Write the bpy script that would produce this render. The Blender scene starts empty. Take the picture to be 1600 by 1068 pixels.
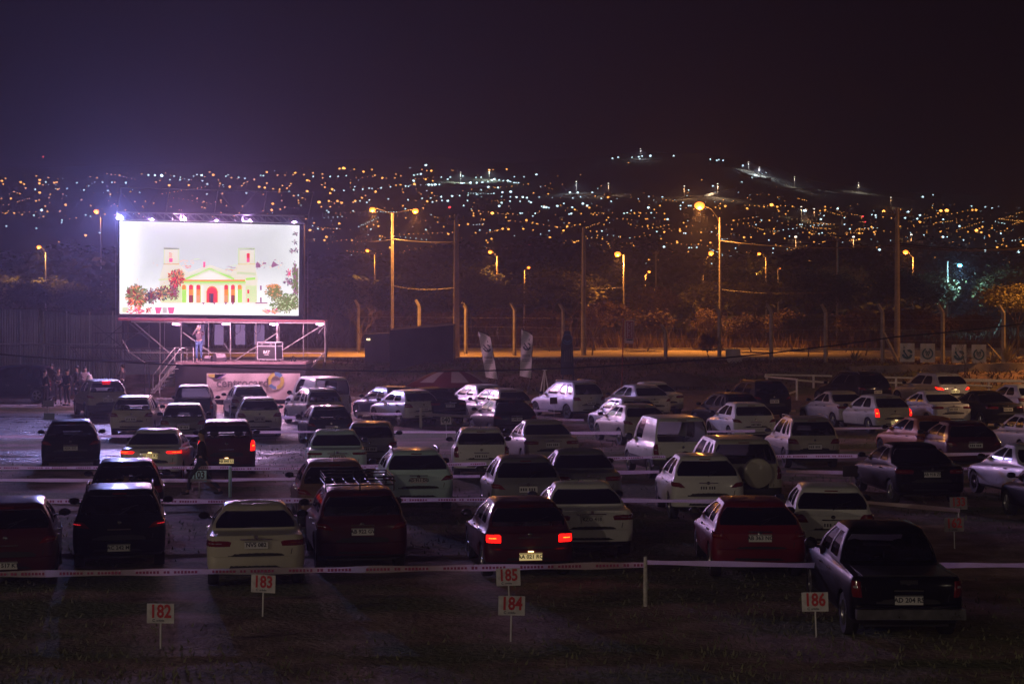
import bpy, math, random
from mathutils import Vector, Matrix
R = math.radians
def aim(a, b): return (Vector(b) - Vector(a)).to_track_quat('-Z', 'Y').to_euler()
random.seed(7)
sc = bpy.context.scene
COL = sc.collection
# ------------------------------------------------------------------ camera
F = 2760.0; HC = 5.05; YH = 478.0      # focal length in photo pixels, eye height, horizon row
cam_d = bpy.data.cameras.new('camera'); cam = bpy.data.objects.new('camera', cam_d); COL.objects.link(cam)
cam_d.sensor_width = 36; cam_d.lens = 36 * F / 1600.0
cam_d.shift_y = -(534 - YH) / 1600.0
cam_d.clip_start = .1; cam_d.clip_end = 6000
cam.location = (0, 0, HC); cam.rotation_euler = (R(90), 0, 0)
sc.camera = cam
# ------------------------------------------------------------------ night sky
w = bpy.data.worlds.new('World'); sc.world = w; w.use_nodes = True
nt = w.node_tree; bg = nt.nodes['Background']
sky = nt.nodes.new('ShaderNodeTexSky'); sky.sky_type = 'NISHITA'; sky.sun_disc = False
sky.sun_elevation = R(-9); sky.sun_rotation = R(200)
mixc = nt.nodes.new('ShaderNodeMix'); mixc.data_type = 'RGBA'; mixc.inputs[0].default_value = .85
mixc.inputs[7].default_value = (.045, .03, .085, 1)
nt.links.new(sky.outputs[0], mixc.inputs[6]); nt.links.new(mixc.outputs[2], bg.inputs[0])
bg.inputs[1].default_value = 0.016
# ------------------------------------------------------------------ exposure / renderer
sc.view_settings.view_transform = 'Standard'; sc.view_settings.look = 'None'
sc.view_settings.exposure = 0; sc.view_settings.gamma = 1; sc.view_settings.use_curve_mapping = False
cy = sc.cycles
cy.use_denoising = True
try: cy.denoiser = 'OPENIMAGEDENOISE'
except Exception: pass
cy.max_bounces = 6; cy.diffuse_bounces = 2; cy.glossy_bounces = 3; cy.transmission_bounces = 4
cy.transparent_max_bounces = 12; cy.volume_bounces = 0; cy.sample_clamp_indirect = 3; cy.sample_clamp_direct = 0
cy.caustics_reflective = False; cy.caustics_refractive = False
# ------------------------------------------------------------------ helpers
def at(px, py, Y): return Vector(((px - 800) / F * Y, Y, HC + (YH - py) / F * Y))
def sm(a, b, t):
    t = max(0, min(1, (t - a) / (b - a))); return t * t * (3 - 2 * t)
def lerp(a, b, t): return a + (b - a) * t
def ipl(x, pts):
    if x <= pts[0][0]: return pts[0][1]
    for (a, ya), (b, yb) in zip(pts, pts[1:]):
        if x <= b: return lerp(ya, yb, sm(a, b, x))
    return pts[-1][1]
RIDGE = [(-900, 300), (-300, 275), (0, 262), (300, 256), (520, 250), (660, 244), (800, 256), (900, 246), (1000, 238), (1120, 240), (1200, 262), (1290, 286), (1400, 300), (1600, 308), (2000, 330), (2600, 360)]
def ridge_z(px, Y):
    t = max(0, min(1.25, (Y - 250) / 750.0))
    yr = ipl(px, RIDGE)
    y = lerp(440, yr, t if t < 1 else 1 - (t - 1) * .8)
    return HC + (YH - y) / F * Y
def ground(X, Y):
    if Y < 135:
        z = .45 * sm(70, 90, Y) + 1.45 * sm(91.5, 98, Y + .04 * X)
        if Y < 66: z += 0
        return z
    px = 800 + F * X / Y
    if Y < 250: return lerp(1.9, ridge_z(px, 250), sm(135, 260, Y)) if Y < 249.9 else ridge_z(px, Y)
    return ridge_z(px, Y)
def hit(px, py):
    """where the ray through a pixel meets the ground"""
    lo = 20.0; Y = lo
    while Y < 1000:
        p = at(px, py, Y)
        if p.z <= ground(p.x, Y): break
        Y += .5 if Y < 140 else 3
    return Vector((at(px, py, Y).x, Y, ground(at(px, py, Y).x, Y)))
def gp(px, Y):
    X = (px - 800) / F * Y
    return Vector((X, Y, ground(X, Y)))

MATS = {}
def newmat(name):
    m = bpy.data.materials.new(name); m.use_nodes = True
    return m, m.node_tree.nodes, m.node_tree.links, m.node_tree.nodes['Principled BSDF']
def mat(name, col=(.5, .5, .5), rough=.6, metal=0, coat=0, noise=0, nscale=8, bump=0, spec=.5):
    if name in MATS: return MATS[name]
    m, N, L, b = newmat(name)
    b.inputs['Base Color'].default_value = (*col, 1); b.inputs['Roughness'].default_value = rough
    b.inputs['Metallic'].default_value = metal; b.inputs['Coat Weight'].default_value = coat
    b.inputs['Specular IOR Level'].default_value = spec
    if noise or bump:
        tc = N.new('ShaderNodeTexCoord'); nz = N.new('ShaderNodeTexNoise'); nz.inputs['Scale'].default_value = nscale
        nz.inputs['Detail'].default_value = 5; L.new(tc.outputs['Object'], nz.inputs['Vector'])
        if noise:
            cr = N.new('ShaderNodeValToRGB'); cr.color_ramp.elements[0].position = .3; cr.color_ramp.elements[1].position = .7
            cr.color_ramp.elements[0].color = (*[c * (1 - noise) for c in col], 1)
            cr.color_ramp.elements[1].color = (*[min(1, c * (1 + noise * .6)) for c in col], 1)
            L.new(nz.outputs['Fac'], cr.inputs[0]); L.new(cr.outputs[0], b.inputs['Base Color'])
            mr = N.new('ShaderNodeMapRange'); mr.inputs[3].default_value = max(0.03, rough - .12); mr.inputs[4].default_value = min(1, rough + .15)
            L.new(nz.outputs['Fac'], mr.inputs[0]); L.new(mr.outputs[0], b.inputs['Roughness'])
        if bump:
            bp = N.new('ShaderNodeBump'); bp.inputs['Strength'].default_value = bump; bp.inputs['Distance'].default_value = .02
            L.new(nz.outputs['Fac'], bp.inputs['Height']); L.new(bp.outputs[0], b.inputs['Normal'])
    MATS[name] = m; return m
def emat(name, col, s, sample=False):
    if name in MATS: return MATS[name]
    m, N, L, b = newmat(name)
    b.inputs['Base Color'].default_value = (*[min(1, c) * .5 for c in col], 1)
    b.inputs['Emission Color'].default_value = (*col, 1); b.inputs['Emission Strength'].default_value = s
    m.cycles.emission_sampling = 'AUTO' if sample else 'NONE'
    MATS[name] = m; return m
def glassmat(name, tint=(.3, .3, .32), rough=.09):
    if name in MATS: return MATS[name]
    m, N, L, b = newmat(name); N.remove(b)
    out = N['Material Output']; tr = N.new('ShaderNodeBsdfTransparent'); tr.inputs[0].default_value = (*tint, 1)
    gl = N.new('ShaderNodeBsdfGlossy'); gl.inputs['Roughness'].default_value = rough; gl.inputs[0].default_value = (.22, .22, .24, 1)
    lw = N.new('ShaderNodeFresnel'); lw.inputs[0].default_value = 1.5
    tl = N.new('ShaderNodeBsdfTranslucent'); tl.inputs[0].default_value = (.7, .7, .7, 1); dm = N.new('ShaderNodeMixShader'); dm.inputs[0].default_value = .10 * min(1, tint[0] * 2)
    L.new(tr.outputs[0], dm.inputs[1]); L.new(tl.outputs[0], dm.inputs[2])
    mx = N.new('ShaderNodeMixShader'); L.new(lw.outputs[0], mx.inputs[0]); L.new(dm.outputs[0], mx.inputs[1]); L.new(gl.outputs[0], mx.inputs[2])
    L.new(mx.outputs[0], out.inputs[0]); MATS[name] = m; return m

class MB:
    def __init__(s): s.v = []; s.f = []; s.m = []; s.cur = 0
    def add(s, vs, fs, mi=None):
        o = len(s.v); s.v += [tuple(v) for v in vs]
        for f in fs: s.f.append(tuple(i + o for i in f)); s.m.append(s.cur if mi is None else mi)
        return s
    def box(s, c, d, rot=None, mi=None):
        M = rot or Matrix.Identity(3)
        vs = [M @ Vector((x * d[0] / 2, y * d[1] / 2, z * d[2] / 2)) + Vector(c) for x in (-1, 1) for y in (-1, 1) for z in (-1, 1)]
        return s.add(vs, [(0, 1, 3, 2), (4, 6, 7, 5), (0, 4, 5, 1), (2, 3, 7, 6), (0, 2, 6, 4), (1, 5, 7, 3)], mi)
    def tube(s, pts, r, n=6, mi=None, cap=True):
        pts = [Vector(p) for p in pts]; rr = r if isinstance(r, (list, tuple)) else [r] * len(pts)
        vs = []; a = None
        for i, p in enumerate(pts):
            d = (pts[min(i + 1, len(pts) - 1)] - pts[max(i - 1, 0)])
            if d.length < 1e-6: d = Vector((0, 0, 1))
            d.normalize()
            if a is None or abs(a.dot(d)) > .95: a = Vector((1, 0, 0)) if abs(d.x) < .8 else Vector((0, 1, 0))
            u = d.cross(a).normalized(); v = u.cross(d) ; a = v
            a = Vector(v)
            u = a.cross(d).normalized(); v = d.cross(u)
            for k in range(n):
                t = 2 * math.pi * k / n
                vs.append(p + (u * math.cos(t) + v * math.sin(t)) * rr[i])
        fs = [(i * n + k, i * n + (k + 1) % n, (i + 1) * n + (k + 1) % n, (i + 1) * n + k) for i in range(len(pts) - 1) for k in range(n)]
        if cap: fs += [tuple(range(n))[::-1], tuple((len(pts) - 1) * n + k for k in range(n))]
        return s.add(vs, fs, mi)
    def lathe(s, prof, c=(0, 0, 0), n=16, axis='z', mi=None):
        vs = []
        for r, z in prof:
            for k in range(n):
                t = 2 * math.pi * k / n; x, y = r * math.cos(t), r * math.sin(t)
                p = (x, y, z) if axis == 'z' else (x, z, y)
                vs.append((p[0] + c[0], p[1] + c[1], p[2] + c[2]))
        fs = [(i * n + k, i * n + (k + 1) % n, (i + 1) * n + (k + 1) % n, (i + 1) * n + k) for i in range(len(prof) - 1) for k in range(n)]
        return s.add(vs, fs, mi)
    def sphere(s, c, r, n=10, mi=None):
        r = r if isinstance(r, (tuple, list)) else (r, r, r); h = max(4, n // 2 + 1)
        prof = [(math.sin(math.pi * i / h), -math.cos(math.pi * i / h)) for i in range(h + 1)]
        vs = [(c[0] + r[0] * a * math.cos(2 * math.pi * k / n), c[1] + r[1] * a * math.sin(2 * math.pi * k / n), c[2] + r[2] * b) for a, b in prof for k in range(n)]
        return s.add(vs, [(i * n + k, i * n + (k + 1) % n, (i + 1) * n + (k + 1) % n, (i + 1) * n + k) for i in range(h) for k in range(n)], mi)
    def poly(s, pts, mi=None): return s.add(pts, [tuple(range(len(pts)))], mi)
    def text(s, txt, M, size, mi=None, thick=.3, align='CENTER'):
        vs, fs = text_mesh(txt, align); 
        return s.add([M @ Vector((v[0] * size, v[1] * size, 0)) for v in vs], fs, mi)
    def build(s, name, mats, parent=None, smooth=None):
        me = bpy.data.meshes.new(name); me.from_pydata(s.v, [], s.f)
        mats = mats if isinstance(mats, (list, tuple)) else [mats]
        for m in mats: me.materials.append(m)
        me.polygons.foreach_set('material_index', [min(i, len(mats) - 1) for i in s.m])
        if smooth is not None:
            me.polygons.foreach_set('use_smooth', [True] * len(me.polygons)); me.set_sharp_from_angle(angle=R(smooth))
        me.update()
        return link(name, me, parent)
def link(name, data, parent=None):
    o = bpy.data.objects.new(name, data); COL.objects.link(o)
    if parent: o.parent = parent
    return o
_T = {}
def text_mesh(txt, align='CENTER'):
    k = (txt, align)
    if k not in _T:
        c = bpy.data.curves.new('t', 'FONT'); c.body = txt; c.align_x = align; c.align_y = 'CENTER'; c.resolution_u = 2; c.offset = .03
        o = bpy.data.objects.new('t', c); COL.objects.link(o)
        dg = bpy.context.evaluated_depsgraph_get(); me = bpy.data.meshes.new_from_object(o.evaluated_get(dg))
        _T[k] = ([tuple(v.co) for v in me.vertices], [tuple(p.vertices) for p in me.polygons])
        bpy.data.objects.remove(o); bpy.data.curves.remove(c); bpy.data.meshes.remove(me)
    return _T[k]
def tag(o, label, cat, group=None, kind=None):
    if label: o['label'] = label
    if cat: o['category'] = cat
    if group: o['group'] = group
    if kind: o['kind'] = kind
    return o
def thing(name, label, cat, loc=(0, 0, 0), rz=0, group=None):
    o = bpy.data.objects.new(name, None); COL.objects.link(o); o.empty_display_size = .1
    o.location = loc; o.rotation_euler = (0, 0, rz)
    return tag(o, label, cat, group)
def struct(o): o['kind'] = 'structure'; return o
def dup_tree(o, parent=None):
    c = o.copy(); COL.objects.link(c)
    if parent: c.parent = parent
    for ch in list(o.children): dup_tree(ch, c)
    return c
def facing(yaw=0):
    """matrix for flat things: local x right, local y up, normal towards the camera (-Y), turned by yaw about z"""
    return Matrix.Rotation(yaw, 4, 'Z') @ Matrix.Rotation(R(90), 4, 'X')
def plight(name, parent, loc, col, power, rad=.12):
    d = bpy.data.lights.new(name, 'POINT'); d.energy = power; d.color = col; d.shadow_soft_size = rad
    o = bpy.data.objects.new(name, d); COL.objects.link(o); o.parent = parent; o.location = loc; return o
SODIUM = (1, .35, .06); WHITE = (.72, .95, 1)
def spot(name, parent, loc, col, power, cone=150, rad=.12, rot=(0, 0, 0), blend=.6):
    d = bpy.data.lights.new(name, 'SPOT'); d.energy = power; d.color = col; d.shadow_soft_size = rad; d.spot_size = R(cone); d.spot_blend = blend
    o = bpy.data.objects.new(name, d); COL.objects.link(o); o.parent = parent; o.location = loc; o.rotation_euler = rot; return o
M_black = mat('black_plastic', (.012, .012, .013), .5); M_rubber = mat('rubber', (.02, .02, .02), .85, noise=.3)
M_galv = mat('galvanised_steel', (.42, .42, .44), .35, .9, noise=.25, nscale=14)
M_white = mat('white_paint', (.75, .75, .74), .5, noise=.12)
M_wood = mat('whitewashed_wood', (.6, .57, .52), .8, noise=.35, nscale=20, bump=.3)
M_conc = mat('concrete', (.33, .31, .28), .9, noise=.35, nscale=3, bump=.5)
M_paper = mat('white_board', (.60, .59, .58), .7, noise=.30, nscale=7)
M_red = mat('red_print', (.5, .03, .03), .6); M_dark = mat('dark_print', (.03, .03, .05), .6)
# ================================================================== GROUND, ROAD, HILLS
def ground_mat():
    m, N, L, b = newmat('field_ground'); tc = N.new('ShaderNodeTexCoord')
    def noise(sc_, det=6, st=None):
        n = N.new('ShaderNodeTexNoise'); n.inputs['Scale'].default_value = sc_; n.inputs['Detail'].default_value = det
        if st:
            mp = N.new('ShaderNodeMapping'); mp.inputs['Scale'].default_value = st; L.new(tc.outputs['Object'], mp.inputs[0]); L.new(mp.outputs[0], n.inputs['Vector'])
        else: L.new(tc.outputs['Object'], n.inputs['Vector'])
        return n
    def ramp(src, stops):
        r = N.new('ShaderNodeValToRGB'); e = r.color_ramp.elements
        e[0].position, e[0].color = stops[0][0], (*stops[0][1], 1); e[1].position, e[1].color = stops[-1][0], (*stops[-1][1], 1)
        for p, c in stops[1:-1]:
            q = e.new(p); q.color = (*c, 1)
        L.new(src.outputs['Fac'], r.inputs[0]); return r
    dirt = ramp(noise(1.3, 8), [(.3, (.17, .12, .11)), (.5, (.30, .21, .19)), (.7, (.44, .32, .29))])
    grass = ramp(noise(9, 8), [(.3, (.06, .075, .035)), (.5, (.13, .15, .07)), (.72, (.22, .22, .12))])
    mk = noise(.16, 6, (1, 2.6, 1)); mr = N.new('ShaderNodeMapRange'); mr.inputs[1].default_value = .44; mr.inputs[2].default_value = .56; L.new(mk.outputs['Fac'], mr.inputs[0])
    mx = N.new('ShaderNodeMix'); mx.data_type = 'RGBA'; L.new(mr.outputs[0], mx.inputs[0]); L.new(dirt.outputs[0], mx.inputs[6]); L.new(grass.outputs[0], mx.inputs[7])
    sx = N.new('ShaderNodeSeparateXYZ'); L.new(tc.outputs['Object'], sx.inputs[0])
    wob = noise(.35, 6, (1, 1.2, 1))
    def math_(op, a_, b_=None, c_=None):
        n = N.new('ShaderNodeMath'); n.operation = op
        for i, v in enumerate((a_, b_, c_)):
            if v is None: continue
            if isinstance(v, (int, float)): n.inputs[i].default_value = v
            else: L.new(v, n.inputs[i])
        return n.outputs[0]
    def sstep(v, lo, hi):
        n = N.new('ShaderNodeMapRange'); n.interpolation_type = 'SMOOTHSTEP'; n.inputs[1].default_value = lo; n.inputs[2].default_value = hi; L.new(v, n.inputs[0]); return n.outputs[0]
    wv = math_('MULTIPLY', math_('SUBTRACT', wob.outputs['Fac'], .5), 9.0)
    X_ = math_('ADD', sx.outputs[0], wv); Y_ = math_('ADD', sx.outputs[1], math_('MULTIPLY', wv, .55))
    def band(v, a1, a2, a3, a4): return math_('MULTIPLY', sstep(v, a1, a2), math_('SUBTRACT', 1.0, sstep(v, a3, a4)))
    wet = math_('MULTIPLY', math_('ADD', band(Y_, 55.6, 57, 61.5, 63), band(Y_, 66, 67.5, 79, 81)), math_('SUBTRACT', 1.0, sstep(X_, -11, -5)))
    wet = math_('MINIMUM', wet, 1.0)
    gr = band(Y_, 81.5, 83, 90, 92.5)
    tarc = ramp(noise(.8, 8), [(.3, (.05, .048, .052)), (.7, (.12, .11, .12))]); grc = ramp(noise(4, 8), [(.3, (.20, .15, .14)), (.7, (.36, .29, .27))])
    m1 = N.new('ShaderNodeMix'); m1.data_type = 'RGBA'; L.new(wet, m1.inputs[0]); L.new(mx.outputs[2], m1.inputs[6]); L.new(tarc.outputs[0], m1.inputs[7])
    m2 = N.new('ShaderNodeMix'); m2.data_type = 'RGBA'; L.new(gr, m2.inputs[0]); L.new(m1.outputs[2], m2.inputs[6]); L.new(grc.outputs[0], m2.inputs[7])
    L.new(m2.outputs[2], b.inputs['Base Color'])
    pud = noise(.55, 6, (1, 3.2, 1)); rw1 = N.new('ShaderNodeMapRange'); rw1.inputs[1].default_value = .42; rw1.inputs[2].default_value = .60; rw1.inputs[3].default_value = .68; rw1.inputs[4].default_value = .26
    L.new(pud.outputs['Fac'], rw1.inputs[0])
    mr2 = N.new('ShaderNodeMix'); mr2.data_type = 'FLOAT'; L.new(wet, mr2.inputs[0]); mr2.inputs[2].default_value = .9; L.new(rw1.outputs[0], mr2.inputs[3])
    L.new(mr2.outputs[0], b.inputs['Roughness']); L.new(math_('MULTIPLY_ADD', wet, .3, .25), b.inputs['Specular IOR Level'])
    bn = noise(9, 10); bp = N.new('ShaderNodeBump'); bp.inputs['Strength'].default_value = .9; bp.inputs['Distance'].default_value = .09
    L.new(bn.outputs['Fac'], bp.inputs['Height']); L.new(bp.outputs[0], b.inputs['Normal'])
    return m
def grid(name, us, vs, fn, m):
    b = MB(); vv = [fn(u, v) for v in vs for u in us]; n = len(us)
    b.add(vv, [(i * n + j, i * n + j + 1, (i + 1) * n + j + 1, (i + 1) * n + j) for i in range(len(vs) - 1) for j in range(n - 1)])
    return b.build(name, m, None, 60)
ys = [-120, -60, -20, 0] + [10 + 1.0 * i for i in range(126)]
xs = [-300, -200, -120, -80] + [-60 + 1.5 * i for i in range(81)] + [80, 120, 200, 300]
def gpt(x, y):
    z = ground(x, y)
    if 12 < y < 100 and abs(x) < 60: z += .035 * math.sin(x * .9 + y * 1.7) * math.sin(y * .8 - x * .35)
    return (x, y, z)
struct(grid('ground', xs, ys, gpt, ground_mat()))
M_hill = mat('dry_hillside', (.045, .04, .03), .95, noise=.6, nscale=.02)
us = [-700 + 60 * i for i in range(60)]; vys = [135 + 6 * i for i in range(20)] + [255 + 30 * i for i in range(25)] + [1000, 1060, 1150]
struct(grid('hills', us, vys, lambda u, v: ((u - 800) / F * v, v, ground((u - 800) / F * v, v) - (.0 if v > 136 else .0)), M_hill))
M_asph = mat('street_asphalt', (.45, .38, .30), .8, noise=.3, nscale=.8)
b = MB(); b.add([(-90, 104, 1.93), (110, 104, 1.93), (110, 125, 1.93), (-90, 125, 1.93)], [(0, 1, 2, 3)]); struct(b.build('street', M_asph))
b = MB()
for (y0, y1) in ((103.4, 104), (125, 125.6)): b.box((10, (y0 + y1) / 2, 1.96), (200, y1 - y0, .22))
struct(b.build('kerb', M_conc))
# grass tufts over the field
def grass():
    rnd = random.Random(11); b = MB()
    for i in range(26000):
        Y = 22 + 68 * rnd.random() ** 1.5; X = rnd.uniform(-.34, .34) * Y
        if math.sin(X * .45 + Y * .2) + math.sin(Y * .33 - X * .15) + rnd.uniform(-1, 1) < 0: continue
        z = gpt(X, Y)[2]; h = rnd.uniform(.03, .10); a = rnd.uniform(0, 6.28); dx, dy = .02 * math.cos(a), .02 * math.sin(a)
        l = rnd.uniform(-.05, .05)
        b.add([(X - dx, Y - dy, z), (X + dx, Y + dy, z), (X + l, Y + l * .6, z + h)], [(0, 1, 2)])
    m = mat('dry_grass', (.17, .17, .09), .9, noise=.5, nscale=.8)
    tag(b.build('grass', m), 'short dry grass over the parking field', 'grass', kind='stuff')
grass()
# ================================================================== CARS
def windshield_mat():
    m = glassmat('dusty_windshield', (.80, .82, .82)); m = m; N = m.node_tree.nodes; L = m.node_tree.links; out = N['Material Output']; prev = out.inputs[0].links[0].from_socket
    tl = N.new('ShaderNodeBsdfTranslucent'); tl.inputs[0].default_value = (.85, .85, .85, 1); mx = N.new('ShaderNodeMixShader'); mx.inputs[0].default_value = .42
    L.new(prev, mx.inputs[1]); L.new(tl.outputs[0], mx.inputs[2]); L.new(mx.outputs[0], out.inputs[0]); return m
G_wind = windshield_mat()
G_mid = glassmat('tinted_glass', (.60, .61, .63)); G_dark = glassmat('dark_tinted_glass', (.20, .20, .22)); G_clear = glassmat('clear_glass', (.78, .8, .8))
def cpaint(name, col, rough, metal):
    m = mat(name, col, rough + .08, metal * .3, coat=.4, spec=.22, noise=.10, nscale=2.2); N = m.node_tree.nodes; L = m.node_tree.links; b = N['Principled BSDF']; b.inputs['Coat Roughness'].default_value = .06
    if name.startswith('black'): b.inputs['Specular IOR Level'].default_value = .04; b.inputs['Coat Weight'].default_value = .16
    tc = N.new('ShaderNodeTexCoord'); nz = N.new('ShaderNodeTexNoise'); nz.inputs['Scale'].default_value = 26; nz.inputs['Detail'].default_value = 2; L.new(tc.outputs['Object'], nz.inputs['Vector']); bp = N.new('ShaderNodeBump'); bp.inputs['Strength'].default_value = .12; bp.inputs['Distance'].default_value = .01; L.new(nz.outputs['Fac'], bp.inputs['Height']); L.new(bp.outputs[0], b.inputs['Coat Normal']); return m
def paint(name, col, metal=.0, rough=.32): return cpaint(name, col, rough, metal)
PAINT = {
 'black': paint('black_car_paint', (0.005, 0.005, 0.007)), 'white': paint('white_car_paint', (0.648, 0.648, 0.621)),
 'silver': paint('silver_car_paint', (0.540, 0.540, 0.567), .6), 'grey': paint('grey_car_paint', (0.176, 0.176, 0.189), .5),
 'maroon': paint('maroon_car_paint', (0.061, 0.005, 0.011)), 'red': paint('red_car_paint', (0.162, 0.007, 0.014)),
 'beige': paint('beige_car_paint', (0.365, 0.331, 0.277), .3), 'aqua': paint('cyan_lit_aqua_car_paint', (0.540, 0.750, 0.750), .1),  # aqua brightened to stand for a cyan light near it
 'brown': paint('brown_car_paint', (0.135, 0.074, 0.047), .4), 'blue': paint('dark_blue_car_paint', (0.016, 0.022, 0.054), .2),
 'orange': paint('copper_car_paint', (0.405, 0.135, 0.041), .3), 'cream': paint('champagne_car_paint', (0.486, 0.459, 0.365), .1),
 'lav': paint('pale_silver_car_paint', (0.500, 0.500, 0.560), .5),
}
M_tail = mat('red_lens', (.16, .004, .006), .15, coat=1); M_amber = mat('amber_lens', (.3, .09, .01), .2, coat=1)
M_lensw = mat('clear_lens', (.5, .5, .5), .1, .3, coat=1)
M_lit = emat('lit_tail_lens', (1, .006, .004), 3.2, True); M_litcore = emat('lit_bulb_core', (1, .16, .012), 4.5, True); M_dim = emat('dim_glow_lens', (1, .02, .03), .8)
M_trim = mat('dark_seam', (.01, .01, .01), .7); M_chrome = mat('chrome', (.6, .6, .6), .12, 1)
M_plate = mat('plate_white', (.62, .62, .6), .35); M_plateink = mat('plate_ink', (.02, .02, .03), .5)
M_litplate = emat('glowing_plate', (1, .75, .32), .42)  # plate emits in place of its lamp's light
M_seat = mat('seat_cloth', (.03, .03, .033), .9); M_rim = mat('alloy_rim', (.35, .35, .36), .3, .8)
M_hair = mat('hair', (.015, .012, .01), .7)

NR, NC = 8, 6
T_LOW = [0, .02] ; T_CAB = [0, .03]
def side_params(X, rx, fx, Rw):
    """x positions of the lower side columns, clustered round both wheel arches"""
    a = [rx - Rw + 2 * Rw * i / 8 for i in range(9)]; b = [fx - Rw + 2 * Rw * i / 8 for i in range(9)]
    m = [a[-1] + (b[0] - a[-1]) * i / 7 for i in range(1, 7)]
    return a + m + b                      # 24
CAB = {  # fractions of the cabin side; '|' marks are window borders as column indexes
 'hatch': dict(t=[.0, .05, .10, .14, .16, .20, .26, .34, .40, .46, .49, .505, .52, .55, .59, .65, .71, .77, .83, .88, .91, .94, .97, 1], win=[(4, 10), (12, 21)]),
 'sedan': dict(t=[.0, .05, .09, .12, .135, .17, .23, .31, .38, .45, .48, .495, .51, .54, .59, .65, .71, .77, .83, .88, .91, .94, .97, 1], win=[(4, 10), (12, 21)]),
 'wagon': dict(t=[.0, .03, .045, .07, .13, .20, .215, .24, .255, .28, .34, .42, .50, .515, .54, .555, .58, .65, .73, .82, .89, .93, .97, 1], win=[(2, 5), (8, 12), (15, 21)]),
 'panel': dict(t=[.0, .05, .10, .15, .20, .25, .30, .35, .40, .45, .50, .55, .58, .60, .62, .66, .72, .78, .83, .88, .91, .94, .97, 1], win=[(13, 21)]),
 'pickup': dict(t=[.0, .02, .05, .08, .10, .14, .22, .32, .40, .46, .49, .51, .53, .56, .62, .68, .74, .80, .86, .90, .93, .95, .98, 1], win=[(3, 10), (12, 21)]),
}
TYPES = {
 'hatch': dict(L=3.9, W=1.66, H=1.47, br=.97, bf=.74, basez=1.00, cowlz=.96, trunk=.13, cowl=1.05, topr=.42, topf=.78, cab='hatch', tail='tri', wt=.61),
 'roundhatch': dict(L=4.0, W=1.74, H=1.47, br=.98, bf=.76, basez=1.02, cowlz=.97, trunk=.16, cowl=1.00, topr=.52, topf=.86, cab='hatch', tail='wrap', wt=.60),
 'sedan': dict(L=4.4, W=1.72, H=1.46, br=1.0, bf=.74, basez=1.03, cowlz=.97, trunk=.74, cowl=1.12, topr=.62, topf=.82, cab='sedan', tail='wide', wt=.60),
 'suv': dict(L=4.2, W=1.78, H=1.62, br=1.06, bf=.86, basez=1.10, cowlz=1.05, trunk=.14, cowl=1.12, topr=.36, topf=.74, cab='hatch', tail='wrap', wt=.655, rw=.35),
 'bigsuv': dict(L=4.6, W=1.84, H=1.74, br=1.10, bf=.94, basez=1.14, cowlz=1.10, trunk=.13, cowl=1.18, topr=.30, topf=.70, cab='wagon', tail='tall', wt=.69, rw=.38),
 'wagon': dict(L=4.2, W=1.66, H=1.56, br=.98, bf=.76, basez=1.01, cowlz=.98, trunk=.13, cowl=1.05, topr=.34, topf=.80, cab='wagon', tail='tri', wt=.60),
 'minivan': dict(L=4.0, W=1.70, H=1.60, br=1.0, bf=.80, basez=1.03, cowlz=1.02, trunk=.12, cowl=.92, topr=.26, topf=.90, cab='wagon', tail='tall', wt=.63),
 'van': dict(L=4.2, W=1.76, H=1.82, br=1.04, bf=.86, basez=1.08, cowlz=1.08, trunk=.10, cowl=.92, topr=.12, topf=.72, cab='panel', tail='tall', wt=.72),
 'pickup': dict(L=5.1, W=1.80, H=1.76, br=1.06, bf=.98, basez=1.10, cowlz=1.13, trunk=1.35, cowl=1.10, topr=.20, topf=.72, cab='pickup', tail='tall', wt=.62, rw=.33),
}
def smooth_arc(n): return [(1 - math.cos(math.pi / 2 * i / n), math.sin(math.pi / 2 * i / n)) for i in range(n + 1)]
_wheel = {}
def wheel_meshes(r):
    if r in _wheel: return _wheel[r]
    a = MB(); a.lathe([(r * .62, -.09), (r * .93, -.10), (r, -.07), (r, .07), (r * .93, .10), (r * .62, .09), (r * .58, .0)], n=22, axis='y')
    t = a.build('wheel', M_rubber, None, 40); me1 = t.data; bpy.data.objects.remove(t)
    b = MB(); b.lathe([(r * .62, .085), (r * .56, .06), (r * .54, .02)], n=20, axis='y'); b.lathe([(.001, .02), (r * .55, .015)], n=20, axis='y', mi=1)
    b.lathe([(.001, .085), (.05, .08), (.055, .05)], n=8, axis='y')
    for k in range(5):
        t = 2 * math.pi * k / 5; d = Vector((math.cos(t), 0, math.sin(t)))
        for e in (-.16, .16):
            d2 = Vector((math.cos(t + e), 0, math.sin(t + e)))
            b.tube([d * .03 + Vector((0, .07, 0)), d2 * r * .58 + Vector((0, .065, 0))], .016, 4)
    o = b.build('rim', [M_rim, M_black], None, 40); me2 = o.data; bpy.data.objects.remove(o)
    _wheel[r] = (me1, me2); return _wheel[r]
def seat_mesh():
    b = MB()
    for sy in (-.36, .36):
        b.box((0, sy, .50), (.5, .46, .16)); b.box((-.24, sy, .80), (.14, .46, .55), Matrix.Rotation(R(-14), 3, 'Y')); b.tube([(-.31, sy, 1.05), (-.33, sy, 1.16)], .02, 5)
        b.sphere((-.34, sy, 1.19), (.055, .14, .10), 8)
    return b
SEAT = seat_mesh().build('s', M_seat, None, 50); SEATM = SEAT.data; bpy.data.objects.remove(SEAT)
def bench_mesh():
    b = MB(); b.box((0, 0, .48), (.5, 1.2, .16)); b.box((-.26, 0, .76), (.14, 1.22, .5), Matrix.Rotation(R(-14), 3, 'Y'))
    for sy in (-.38, .38): b.sphere((-.35, sy, 1.06), (.05, .13, .07), 8)
    return b
BEN = bench_mesh().build('s', M_seat, None, 50); BENM = BEN.data; bpy.data.objects.remove(BEN)
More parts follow.
